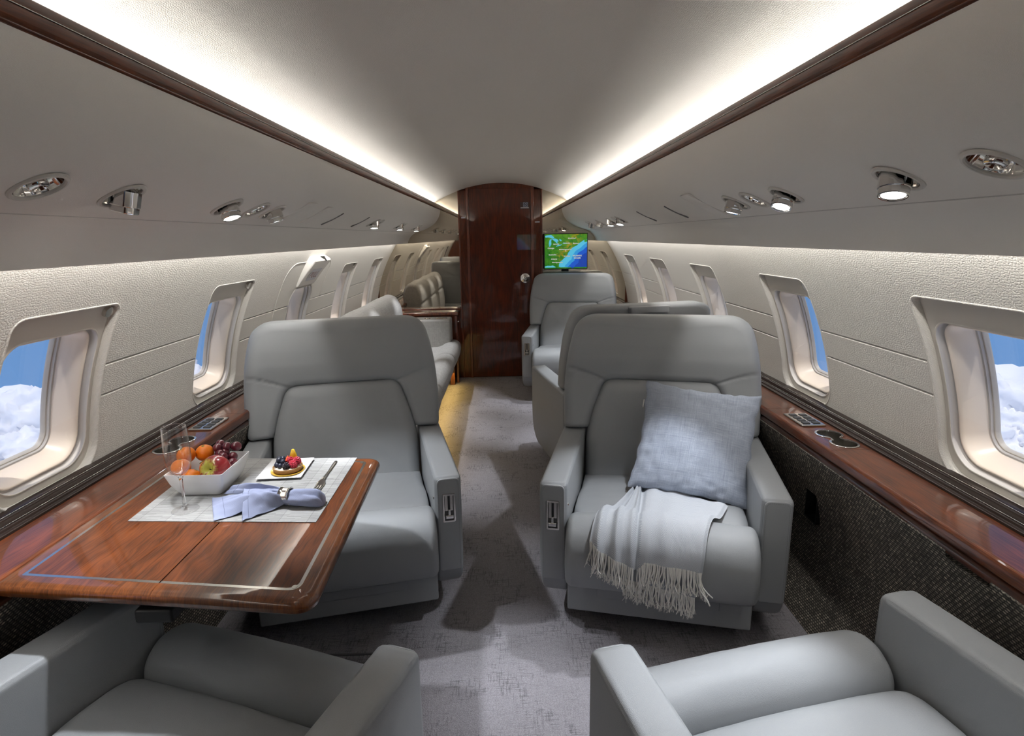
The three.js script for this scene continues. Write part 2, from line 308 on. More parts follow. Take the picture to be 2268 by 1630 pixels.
// window contour in (u, v): bottom b, top t, width w, corner radii; always the same number of points
function winRing(w, b, t, rt, rb) {
  const out = [], h = w / 2, corner = (x, y, r, a) => { for (let k = 0; k <= 8; k++) { const q = a + k / 8 * Math.PI / 2; out.push([x + r * Math.cos(q), y + r * Math.sin(q)]); } };
  const side = (p, q) => { for (let k = 1; k < 10; k++) out.push([lerp(p[0], q[0], k / 10), lerp(p[1], q[1], k / 10)]); };
  corner(h - rt, t - rt, rt, 0); side([h - rt, t], [-h + rt, t]); corner(-h + rt, t - rt, rt, Math.PI / 2); side([-h, t - rt], [-h, b + rb]);
  corner(-h + rb, b + rb, rb, Math.PI); side([-h + rb, b], [h - rb, b]); corner(h - rb, b + rb, rb, Math.PI * 1.5); side([h, b + rb], [h, t - rt]);
  return out;
}
const onBend = (ring, n) => ring.map(([u, v]) => bent(u, v, n));
const ringLoft = (list) => { const g = loft(list.map(([r, n]) => onBend(r, n)), { uv: (i, j) => [list[i][0][j][0] + list[i][1], list[i][0][j][1] + list[i][1]] }); g.computeVertexNormals(); return g.toNonIndexed(); };
const WB = vOf(0.706), WT = vOf(1.197);
const HOLE = winRing(0.385, WB, WT, 0.038, 0.09), HATCH = winRing(0.36, WB + 0.01, vOf(1.105), 0.075, 0.09);
const SEAMS = [vOf(0.0), vOf(0.92), vOf(1.015), vOf(1.43)];
function band(v0, v1, u0, u1, c0, c1, hole) { // rows of the panel between two seams, cut round the window row by row
  const c = 0.0042, g = 0.0007, rows = [], hv = hole ? hole.map((p) => p[1]) : [], hb = Math.min(...hv), ht = Math.max(...hv);
  const half = (v) => { let m = 0; for (let i = 0; i < hole.length; i++) { const a = hole[i], b = hole[(i + 1) % hole.length]; if ((a[1] - v) * (b[1] - v) <= 0 && Math.abs(a[1] - b[1]) > 1e-9) m = Math.max(m, Math.abs(lerp(a[0], b[0], (v - a[1]) / (b[1] - a[1])))); } return m; };
  const mark = new Set([v0 + (c0 ? c : 0), v1 - (c1 ? c : 0)]);
  for (let v = v0 + 0.01; v < v1 - 0.006; v += 0.02) mark.add(v);
  if (hole) for (const p of hole) if (p[1] > v0 + 0.003 && p[1] < v1 - 0.003) mark.add(p[1]);
  const vs = [...mark].sort((a, b) => a - b).filter((v, i, l) => !i || v - l[i - 1] > 1e-6);
  if (c0) rows.push([v0 + g, 0.012], [v0 + g, 0.005]);
  vs.forEach((v) => rows.push([v, 0]));
  if (c1) rows.push([v1 - g, 0.005], [v1 - g, 0.012]);
  const pos = [], nor = [], quad = (A, B, C, E) => { for (const p of [A, B, C, A, C, E]) { pos.push(p[0], p[1], p[2]); nor.push(p[3] ?? 0, p[4] ?? 0, p[5] ?? -1); } };
  for (let i = 0; i < rows.length - 1; i++) {
    const [va, na] = rows[i], [vb, nb] = rows[i + 1], l = Math.hypot(vb - va, nb - na) || 1, ny = (nb - na) / l, nz = -(vb - va) / l, P = (u, v, n) => [u, v, n, 0, ny, nz];
    const inside = hole && (va + vb) / 2 > hb && (va + vb) / 2 < ht;
    const cols = inside ? [[u0, -half(va + 1e-7), u0, -half(vb - 1e-7)], [half(va + 1e-7), u1, half(vb - 1e-7), u1]] : [[u0, u1, u0, u1]];
    for (const [a0, a1, b0, b1] of cols) quad(P(a0, va, na), P(b0, vb, nb), P(b1, vb, nb), P(a1, va, na));
    if (na < 0.01 && nb < 0.01) for (const [a0, a1, b0, b1] of cols) { const Q = (u, v) => [u, v, 0.012, 0, 0, 1]; quad(Q(a0, va), Q(a1, va), Q(b1, vb), Q(b0, vb)); }
  }
  const geo = new THREE.BufferGeometry(); geo.setAttribute('position', new THREE.Float32BufferAttribute(pos, 3)); geo.setAttribute('normal', new THREE.Float32BufferAttribute(nor, 3));
  return bendGeo(geo);
}
const bands = (u0, u1, hole) => [0, 1, 2].map((k) => band(SEAMS[k], SEAMS[k + 1], u0, u1, k > 0, k < 2, hole));
const PITCH = 0.93, wide = bands(-PITCH / 2, PITCH / 2, HOLE), hatchBands = bands(-PITCH / 2, PITCH / 2, HATCH);
const inset = (w, b, t, rt, rb, k) => winRing(w - 2 * k, b + k, t - k, Math.max(0.008, rt - k), Math.max(0.008, rb - k));
function windowGeos(hatch) {
  const W0 = hatch ? 0.36 : 0.385, B0 = hatch ? WB + 0.01 : WB, T0 = hatch ? vOf(1.105) : WT, RT = hatch ? 0.075 : 0.038, RB = 0.09;
  const q = (k) => inset(W0, B0, T0, RT, RB, k);
  const wo = hatch ? 0.325 : 0.330, bo = B0 + (hatch ? 0.018 : 0.034), to = T0 - (hatch ? 0.018 : 0.084), rto = 0.055, rbo = 0.082;
  const o = (k) => inset(wo, bo, to, rto, rbo, k);
  const g = {};
  g.lip = ringLoft([[q(-0.001), 0.0], [q(-0.0005), -0.0012], [q(0.002), -0.002], [q(0.005), -0.0008], [q(0.0078), 0.003], [q(0.009), 0.008], [q(0.0095), 0.018], [q(0.0095), 0.024]]);
  g.frame_plate = ringLoft([[q(0.0094), 0.022], [q(0.0105), 0.0195], [o(-0.006), 0.0195], [o(-0.0035), 0.0175], [o(-0.0012), 0.0172], [o(0), 0.0185]]);
  g.shade_track = ringLoft([[o(0), 0.0185], [o(0.0006), 0.027], [o(0.0012), 0.038], [o(0.010), 0.040]]);
  g.reveal = ringLoft([[o(0.010), 0.040], [o(0.0085), 0.036], [o(0.0105), 0.0335], [o(0.014), 0.035], [o(0.019), 0.041], [o(0.026), 0.058], [o(0.031), 0.080], [o(0.034), 0.094]]);
  g.seal = ringLoft([[o(0.0338), 0.094], [o(0.0335), 0.0955], [o(0.0365), 0.0965], [o(0.0385), 0.0955], [o(0.0395), 0.1035]]);
  g.seal2 = ringLoft([[o(0.0395), 0.1035], [o(0.0415), 0.1025], [o(0.0435), 0.1045], [o(0.0450), 0.116]]);
  const disc = (k, n) => { const r = o(k), cv = r.reduce((a, b) => a + b[1], 0) / r.length, rs = [0.02, 0.25, 0.5, 0.75, 1].map((s) => r.map(([u, v]) => bent(u * s, cv + (v - cv) * s, n))); const l = loft(rs, { cap0: true }); return boxUV(l.toNonIndexed()); };
  g.pane = disc(0.0448, 0.113); g.dust_cover = disc(-0.0005, 0.0196);
  // turn latch at the upper right corner of the frame
  const lx = hatch ? 0.12 : 0.160, lv = T0 - 0.034;
  const base = new THREE.CylinderGeometry(0.0155, 0.017, 0.010, 24), grip = new RoundedBoxGeometry(0.007, 0.016, 0.030, 3, 0.003);
  grip.translate(0, -0.010, 0); const f = lv / R;
  const kn = [base, grip].map((k) => { const h = (k.index ? k.toNonIndexed() : k); h.rotateZ(Math.PI / 2); return h; }).map((h) => { h.rotateX(0.35); h.rotateZ(Math.PI); h.rotateZ(Math.PI); h.translate(0, 0, 0); h.rotateZ(f); const [x, y, z] = bent(lx, lv, 0.013); h.translate(x, y, z); return h; });
  g.latch = merge(kn);
  return g;
}
const wg = windowGeos(false), hg = windowGeos(true);
const leftZ = [-2, -1, 0, 1, 2, 3, 4].map((k) => -1.50 - PITCH * k), rightZ = [-2, -1, 0, 1, 2, 3, 4].map((k) => -1.335 - PITCH * k);
const sides = { left: { turn: Math.PI, z: leftZ }, right: { turn: 0, z: rightZ } };
const ordinal = ['first', 'second', 'third', 'fourth', 'fifth', 'sixth', 'seventh'];
let wn = 0;
for (const [side, { turn, z }] of Object.entries(sides)) {
  const wall = structure('wall_' + side, `pale pebbled leather side wall, ${side} of the aisle, with two stitched seams between the windows`);
  const put = (geos, zc) => geos.forEach((g) => { const m = mesh('panel', g, M.wallLeather, wall); m.rotation.y = turn; m.position.z = zc; });
  z.forEach((zc, k) => put(side === 'left' && k === 4 ? hatchBands : wide, zc));
  const a = z[0] + PITCH / 2, b = z[6] - PITCH / 2, filler = (z0, z1) => { if (z1 - z0 > 0.004) put(bands(-(z1 - z0) / 2, (z1 - z0) / 2), (z0 + z1) / 2); };
  filler(a, ZF); filler(ZA, b);
  z.forEach((zc, k) => {
    const hatch = side === 'left' && k === 4, g = hatch ? hg : wg;
    if (k === 0) return mesh('blanking_plate', boxUV(loft([HOLE.map(([u, v]) => bent(u * 0.001, (v - 0.37) * 0.001 + 0.37, 0.02)), HOLE.map(([u, v]) => bent(u * 1.02, v, 0.02))]).toNonIndexed()), M.panel, wall).rotateY(turn).position.setZ(zc);
    const w = structure('window_' + (++wn), hatch ? 'cabin window in the emergency exit hatch under the pull handle' : `cabin window with pale reveal, ${ordinal[k - 1]} along the ${side} wall`);
    w.position.z = zc; w.rotation.y = turn;
    mesh('lip', g.lip, M.wallLeather, w); mesh('frame_plate', g.frame_plate, M.rim, w); mesh('shade_track', g.shade_track, M.seal, w);
    mesh('reveal', g.reveal, M.reveal, w); mesh('seal', g.seal, M.seal, w); mesh('seal', g.seal2, M.rim, w);
    mesh('dust_cover', g.dust_cover, M.pane, w); mesh('pane', g.pane, M.pane, w);
    if (!hatch) mesh('latch', g.latch, M.nickel, w);
  });
}

// emergency exit: raised bead round the hatch, and the wedge-shaped handle cover with its plate
{
  const zc = leftZ[4], t = thing('exit_handle', 'ivory wedge-shaped emergency handle cover reading PULL over the fourth window on the left', 'handle', [0, 0, zc], Math.PI);
  const v0 = vOf(1.112), v1 = vOf(1.275), rows = [];
  const sec = (v, n, w, r) => roundPoly([[-w, 0.004, 0], [-w, -n, r], [w, -n, r], [w, 0.004, 0]], 5).map(([u, d]) => bent(u, v, d));
  for (const [k, n, w] of [[0, 0.002, 0.141], [0.04, 0.010, 0.145], [0.5, 0.027, 0.146], [0.9, 0.041, 0.146], [0.965, 0.0415, 0.144], [0.99, 0.038, 0.140], [1.0, 0.030, 0.134]]) rows.push(sec(lerp(v0, v1, k), n, w, Math.min(0.014, n * 0.8)));
  mesh('cover', fin(outward(loft(rows, { cap0: true, cap1: true })), 0.5), std({ color: rgb(0.90, 0.87, 0.81), roughness: 0.4, side: THREE.DoubleSide }), t);
  const cv = document.createElement('canvas'); cv.width = 256; cv.height = 160; const c = cv.getContext('2d');
  c.fillStyle = '#cfcfd4'; c.fillRect(0, 0, 256, 160); c.fillStyle = '#6b2018'; c.font = 'bold 92px sans-serif'; c.textAlign = 'center'; c.textBaseline = 'middle'; c.save(); c.translate(128, 84); c.scale(0.92, 1.2); c.fillText('PULL', 0, 0); c.restore();
  const tx = new THREE.CanvasTexture(cv); tx.colorSpace = THREE.SRGBColorSpace;
  const pl = new THREE.PlaneGeometry(0.165, 0.085, 1, 1).toNonIndexed(), pp = pl.attributes.position;
  const at = (u, k) => bent(u, lerp(v0, v1, k), -lerp(0.010, 0.041, (k - 0.04) / 0.86) - 0.0022);
  for (let i = 0; i < pp.count; i++) { const u = pp.getX(i), k = 0.44 + pp.getY(i) / (v1 - v0) * 1.0; pp.setXYZ(i, ...at(u - 0.002, k)); }
  flipTri(pl); pl.computeVertexNormals(); mesh('plate', pl, std({ map: tx, roughness: 0.35, side: THREE.DoubleSide }), t, 'grey plate with PULL in dark red letters');
  const slot = box(0.05, 0.004, 0.022); { const [x, y, z] = bent(0.02, v1 + 0.0005, -0.030); slot.rotateZ(0.55); slot.rotateY(Math.PI / 2); slot.translate(x, y, z); } mesh('grip_slot', slot, M.darkGrey, t);
  // bead along the top and near side of the hatch
  const out = roundPoly([[0.375, vOf(1.02), 0], [0.375, vOf(1.245), 0.11], [-0.375, vOf(1.245), 0.11], [-0.375, vOf(0.80), 0]], 10);
  const path = []; for (let i = 0; i < out.length - 1; i++) for (let k = 0; k < 6; k++) path.push(bent(lerp(out[i][0], out[i + 1][0], k / 6), lerp(out[i][1], out[i + 1][1], k / 6), 0.0005));
  const bead = mesh('hatch_bead', tube(path, 0.0035, path.length * 2, 6), M.wallLeather, scene.getObjectByName('wall_left')); bead.rotation.y = Math.PI; bead.position.z = zc;
}

// ------------------------------------------------------------------ ceiling dome, upper side panels, valances, crown trims
const ceiling = structure('ceiling', 'shallow arched headliner over the aisle between two lit coves');
{
  const pts = [], RD = 1.243, N = 40, dome = (x, r) => 1.853 - RD + Math.sqrt(r * r - x * x);
  for (let k = 0; k <= N; k++) { const x = lerp(-0.668, 0.668, k / N); pts.push([x, dome(x, RD)]); }
  for (let k = 0; k <= N; k++) { const x = lerp(0.700, -0.700, k / N); pts.push([x, dome(x, RD + 0.014)]); }
  mesh('dome', sweepZ(pts, ZA, ZF, 0, 0.3, 'z'), M.dome, ceiling);
  for (const s of [-1, 1]) mesh('cove_back', sweepZ([[s * 0.668, 1.69], [s * 0.690, 1.69], [s * 0.690, 1.575], [s * 0.600, 1.575], [s * 0.590, 1.597], [s * 0.668, 1.597]], ZA, ZF, 0), M.panel, ceiling);
}
const curveA = new THREE.SplineCurve([[0.571, 1.620], [0.577, 1.585], [0.596, 1.538], [0.635, 1.490], [0.700, 1.451], [0.760, 1.428], [0.812, 1.4125]].map((p) => new THREE.Vector2(...p)));
const curveB = new THREE.SplineCurve([[0.8145, 1.4105], [0.838, 1.397], [0.862, 1.374], [0.881, 1.345], [0.892, 1.314]].map((p) => new THREE.Vector2(...p)));
const thick = (pts, t) => { const out = pts.map((p, i) => { const a = pts[Math.max(0, i - 1)], b = pts[Math.min(pts.length - 1, i + 1)], dx = b[0] - a[0], dy = b[1] - a[1], l = Math.hypot(dx, dy); return [p[0] - dy / l * t, p[1] + dx / l * t]; }); return [...pts, ...out.reverse()]; };
const cvA = curveA.getPoints(26).map((p) => [p.x, p.y]), cvB = curveB.getPoints(18).map((p) => [p.x, p.y]);
const yA = (x) => { for (let i = 0; i < cvA.length - 1; i++) if (x >= cvA[i][0] && x <= cvA[i + 1][0]) return lerp(cvA[i][1], cvA[i + 1][1], (x - cvA[i][0]) / (cvA[i + 1][0] - cvA[i][0])); return 1.45; };
const FIX = []; // [side, z, kind, target, label]
const slope = (x) => { const d = (yA(x + 0.01) - yA(x - 0.01)) / 0.02; return new THREE.Vector3(d, -1, 0).normalize(); }; // inward normal on the right side
const FIXTURES = {
  left: [[-0.76, 'gasper'], [-0.967, 'gasper'], [-1.173, 'lamp', [-1.0, 0.90, -1.16], 0.66], [-1.607, 'lamp', [-0.30, 0.30, -1.42]], [-1.79, 'gasper'], [-1.918, 'lamp', [-0.42, 0.42, -1.98]], [-3.38, 'lamp', [-0.66, 0.4, -3.2]], [-3.50, 'gasper'], [-4.20, 'lamp', [-0.66, 0.4, -4.05]], [-4.32, 'gasper'], [-5.00, 'lamp', [-0.66, 0.4, -4.9]], [-5.12, 'gasper']],
  right: [[-0.852, 'gasper'], [-1.059, 'lamp', [0.50, 0.45, -0.80]], [-1.474, 'lamp', [0.25, 0.30, -1.15]], [-1.658, 'gasper'], [-1.789, 'lamp', [0.46, 0.45, -1.80]], [-3.515, 'lamp', [0.50, 0.5, -3.3]], [-3.63, 'gasper'], [-3.83, 'lamp', [0.62, 0.4, -3.7]], [-4.257, 'lamp', [0.35, 0.3, -4.3]], [-4.645, 'lamp', [0.55, 0.45, -4.85]], [-4.76, 'gasper']],
};
const XF = 0.706;
for (const [side, s] of [['left', -1], ['right', 1]]) {
  const raw = sweepZ(thick(cvA, 0.010), ZA, ZF, 0, 0.5, 'z'), n = slope(XF), cuts = [];
  for (const [z] of FIXTURES[side]) { const c = new THREE.CylinderGeometry(0.0385, 0.0385, 0.09, 40); c.applyQuaternion(new THREE.Quaternion().setFromUnitVectors(V(0, 1, 0), n)); c.translate(XF, yA(XF), z); cuts.push(c.toNonIndexed()); }
  let g = boxUV(subtract(raw, ...cuts), 'z'), h = sweepZ(thick(cvB, 0.010), ZA, ZF, 0, 0.5, 'z');
  if (s < 0) { g = mirrorX(g); h = mirrorX(h); }
  mesh('upper_panel', g, M.panel, ceiling); mesh('valance', h, M.panel, ceiling);
  // crown trim: two polished wood facets with a hairline between, hiding the cove lamp
  let t = sweepZ(roundPoly([[0.5810, 1.6675, 0.003], [0.5735, 1.6490, 0.001], [0.580, 1.6460, 0], [0.590, 1.6670, 0.003]]), ZA, ZF, 0, 0.5), t2 = sweepZ(roundPoly([[0.5728, 1.6475, 0.001], [0.5690, 1.6300, 0.004], [0.5675, 1.6235, 0.004], [0.5710, 1.6170, 0.003], [0.580, 1.616, 0.002], [0.586, 1.646, 0]]), ZA, ZF, 0, 0.5);
  const line = tube([[0.5726, 1.6482, ZA], [0.5726, 1.6482, ZF]], 0.0009, 2, 6);
  const tr = structure('trim_' + (s < 0 ? 1 : 2), `dark polished wood crown trim below the ${side} ceiling cove`);
  const mk = (q) => s < 0 ? mirrorX(q) : q;
  mesh('upper_facet', mk(t), M.trimDark ??= phy({ map: tiled(woodTex, 0.2, 0.9), color: rgb(0.30, 0.20, 0.14), roughness: 0.4, clearcoat: 0.3, clearcoatRoughness: 0.03, specularIntensity: 0.1 }), tr); mesh('lower_facet', mk(t2), M.wood2 ??= phy({ map: tiled(woodTex, 0.2, 0.9), color: rgb(0.42, 0.30, 0.22), roughness: 0.4, clearcoat: 0.35, clearcoatRoughness: 0.02, specularIntensity: 0.1 }), tr); mesh('hairline', mk(line), M.nickel, tr);
  // hidden strip lamps
  const cl = sweepZ([[0.640, 1.598], [0.664, 1.598], [0.664, 1.614], [0.655, 1.617], [0.645, 1.608]], ZA + 0.06, ZF - 0.2);
  tag(mesh('cove_lamp', mk(cl), M.strip), `white strip lamp hidden in the ${side} ceiling cove`, 'lamp');
  const wl = sweepZ([[0.915, 1.384], [0.935, 1.384], [0.935, 1.376], [0.915, 1.380]], ZA + 0.06, ZF - 0.2);
  tag(mesh('wall_wash_lamp', mk(wl), M.strip), `white strip lamp hidden above the ${side} windows behind the valance`, 'lamp');
}
mesh('crease', [0, 1].map((k) => { const g = tube([[0.8138, 1.4125, ZA], [0.8138, 1.4125, ZF]], 0.0016, 2, 6); return k ? mirrorX(g) : g; }), std({ color: rgb(0.55, 0.52, 0.475), roughness: 0.7, side: THREE.DoubleSide }), ceiling);
// outer skin over the panels, floor and end bulkheads close the cabin
{
  const o = [[-1.235, 0.9], [-1.16, 1.36], [-1.0, 1.66], [-0.7, 1.90], [0, 1.96], [0.7, 1.90], [1.0, 1.66], [1.16, 1.36], [1.235, 0.9]], inn = o.map(([x, y]) => [x * 0.985, y - 0.012]).reverse();
  inn[0] = [1.15, 1.30]; inn[inn.length - 1] = [-1.15, 1.30];
  mesh('outer_skin', sweepZ([[-1.19, 1.36], ...o.slice(2, -2), [1.19, 1.36], [1.07, 1.36], [0.96, 1.64], [0.68, 1.88], [0, 1.94], [-0.68, 1.88], [-0.96, 1.64], [-1.07, 1.36]], ZA - 0.05, ZF + 0.05), M.wallBack, ceiling);
}
const floorGroup = structure('floor', 'grey-mauve carpet with broken darker flecks along the aisle');
mesh('carpet', box(2.30, 0.06, ZF - ZA + 0.1, 0, -0.03, (ZF + ZA) / 2), M.carpet, floorGroup);
{ // inset floor panels round the seat tracks, outlined by a raised welt
  const welt = (x0, z0, x1, z1, r) => { const q = roundPoly([[x0, z0, r], [x1, z0, r], [x1, z1, r], [x0, z1, r]], 5); mesh('track_welt', tube(q.map(([x, z]) => [x, 0.002, z]), 0.004, 80, 6, true), M.welt, floorGroup); };
  welt(-0.62, -1.72, -0.30, -1.58, 0.03); welt(-0.62, -1.53, -0.285, -0.6, 0.04); welt(0.30, -1.53, 0.8, -0.6, 0.04);
}
for (const [side, s] of [['left', -1], ['right', 1]]) { // tweed side panels below the ledges
  const b = structure('trim_' + (s < 0 ? 3 : 4), `dark woven tweed lower side panel under the ${side} wooden ledge`);
  let g = sweepZ(roundPoly([[1.0285, 0.634, 0.007], [1.055, 0.634, 0], [1.085, 0.545, 0], [1.137, 0.34, 0], [1.115, 0.10, 0], [1.06, -0.005, 0], [1.045, -0.005, 0], [1.095, 0.11, 0.05], [1.117, 0.34, 0.12], [1.060, 0.545, 0.05]]), ZA + 0.012, ZF - 0.012, 0, 0.5, 'y');
  if (s > 0) { const c = box(0.2, 0.105, 0.078, 1.10, 0.418, -1.905), c2 = box(0.08, 0.036, 0.13, 1.045, 0.634, -1.16); g = boxUV(subtract(g, c, c2)); } else g = mirrorX(g);
  mesh('fabric_panel', g, M.tweed, b);
  if (s > 0) {
    const rec = thing('outlet_recess', 'black recessed socket box set in the right tweed side panel', 'outlet', [1.112, 0.418, -1.905]);
    mesh('recess', [box(0.004, 0.112, 0.078, 0.045, 0, 0), box(0.07, 0.004, 0.078, 0.01, -0.054, 0), box(0.07, 0.004, 0.078, 0.01, 0.054, 0), box(0.07, 0.112, 0.004, 0.01, 0, -0.037), box(0.07, 0.112, 0.004, 0.01, 0, 0.037)], M.black, rec);
    mesh('socket', rbox(0.006, 0.034, 0.045, 0.002, 0.040, 0.015, -0.006), M.darkGrey, rec); mesh('jack', [0, 1, 2].map((k) => { const q = new THREE.CylinderGeometry(0.005, 0.005, 0.008, 16).toNonIndexed(); q.rotateZ(Math.PI / 2); q.translate(0.038, -0.030, -0.018 + k * 0.016); return q; }), M.nickel, rec);
  }
}

// ------------------------------------------------------------------ wooden ledges along both walls
const cupHoleShape = () => { const o = []; const c = [[0, -0.047], [0, 0.047]], r = 0.040; for (let k = 0; k <= 24; k++) { const a = Math.PI * (-1.22 + k / 24 * 1.44) + Math.PI; o.push([c[0][0] + r * Math.cos(a + Math.PI / 2 * 0 - Math.PI / 2 + 0), c[0][1] + r * Math.sin(a - Math.PI / 2)]); } return o; };
function eightPoly(r, gap, seg = 26) { // figure of eight in (x, z): two rings joined by a narrow waist
  const out = [], d = gap, w = r * 0.45, a0 = Math.asin(w / r);
  for (let k = 0; k <= seg; k++) { const a = a0 + Math.PI / 2 - Math.PI / 2 + (2 * Math.PI - 2 * a0) * k / seg; out.push([r * Math.sin(a), d + -r * Math.cos(a) * 1.0]); }
  const top = out.map(([x, z]) => [x, z]); const bot = out.map(([x, z]) => [-x, -z]); return [...top, ...bot];
}
const ledgeZ0 = ZA + 0.012, ledgeZ1 = ZF - 0.012;
for (const [side, s] of [['left', -1], ['right', 1]]) {
  const mk = (q) => s < 0 ? mirrorX(q) : q, zs = s > 0 ? { cup: -1.83, sw: -2.03, seam: -1.73 } : { cup: -1.90, sw: -2.12, seam: -1.80 };
  const t = structure('trim_' + (s < 0 ? 5 : 6), `polished reddish wood ledge running under the ${side} windows`);
  const prof = roundPoly([[1.029, 0.655, 0.006], [1.029, 0.690, 0.016], [1.172, 0.690, 0], [1.172, 0.655, 0]], 6);
  let top = sweepZ(prof, ledgeZ0, ledgeZ1, 0, 0.6, 'z');
  const eight = eightPoly(0.040, 0.047);
  const hole = sweepY(eight.map(([x, z]) => [1.108 + x, zs.cup + z]), 0.60, 0.72);
  const seam = box(0.16, 0.004, 0.0015, 1.105, 0.690, zs.seam), seam2 = box(0.16, 0.004, 0.0015, 1.105, 0.690, zs.seam - 0.46), seam3 = box(0.16, 0.004, 0.0015, 1.105, 0.690, zs.seam + 0.95);
  top = boxUV(subtract(top, hole, seam, seam2, seam3), 'z');
  mesh('ledge_top', mk(top), M.ledgeWood ??= phy({ map: tiled(woodTex, 0.30, 1.0), color: rgb(0.64, 0.49, 0.39), roughness: 0.4, clearcoat: 1, clearcoatRoughness: 0.025, specularIntensity: 0.4 }), t);
  // dark lacquered rail against the wall, stepped
  const rail = sweepZ(roundPoly([[1.163, 0.688, 0], [1.163, 0.697, 0.002], [1.171, 0.699, 0.001], [1.174, 0.706, 0.002], [1.183, 0.708, 0.002], [1.187, 0.720, 0.003], [1.200, 0.724, 0.003], [1.222, 0.724, 0], [1.222, 0.688, 0]], 4), ledgeZ0, ledgeZ1, 0, 0.5, 'z');
  mesh('wall_rail', mk(rail), M.lacquer, t);
  for (const x of [[1.1785, 0.7086], [1.1935, 0.7228]]) mesh('rail_line', mk(tube([[x[0], x[1], ledgeZ0], [x[0], x[1], ledgeZ1]], 0.0008, 2, 6)), M.nickel, t);
  const fas = sweepZ(roundPoly([[1.036, 0.657, 0], [1.034, 0.634, 0.004], [1.031, 0.640, 0], [1.029, 0.650, 0.003]].length ? [[1.040, 0.652, 0.003], [1.032, 0.646, 0.003], [1.032, 0.626, 0.006], [1.048, 0.622, 0], [1.060, 0.652, 0]] : []), ledgeZ0, ledgeZ1, 0, 0.5, 'z');
  mesh('fascia', mk(fas), M.woodDark2 ??= phy({ map: tiled(woodTex, 0.3, 1.0), color: rgb(0.34, 0.24, 0.19), roughness: 0.4, clearcoat: 1, clearcoatRoughness: 0.04, specularIntensity: 0.4 }), t);
  // double cup holder
  const c = thing('cup_holder', `chrome double cup holder sunk in the ${side} wooden ledge`, 'cup holder', [s * 1.108, 0.69, zs.cup]);
  const o1 = eightPoly(0.044, 0.047), o2 = eightPoly(0.0385, 0.047);
  mesh('rim', sweepY(o1, 0, 0.003, 0.001, 0.5, 'z', [o2]), M.chrome, c);
  const wallRings = [[0.0385, 0.002], [0.0375, -0.02], [0.036, -0.055]].map(([r, y]) => eightPoly(r, 0.047).map(([x, z]) => [x, y, z]));
  mesh('cup', fin(loft(wallRings), 0.6), M.nickel, c); mesh('bottom', sweepY(eightPoly(0.037, 0.047), -0.057, -0.053), M.nickel, c);
  // switch panel
  const w = thing('switch_panel', `silver eight-key switch panel on the ${side} ledge beside the cup holder`, 'switch panel', [s * 1.10, 0.69, zs.sw]);
  mesh('frame', rbox(0.085, 0.007, 0.145, 0.003, 0, 0.0035, 0), M.nickel, w);
  for (let i = 0; i < 2; i++) for (let j = 0; j < 4; j++) mesh('key', rbox(0.025, 0.004, 0.021, 0.0015, (i - 0.5) * 0.036, 0.0078, (j - 1.5) * 0.031), M.darkGrey, w);
}

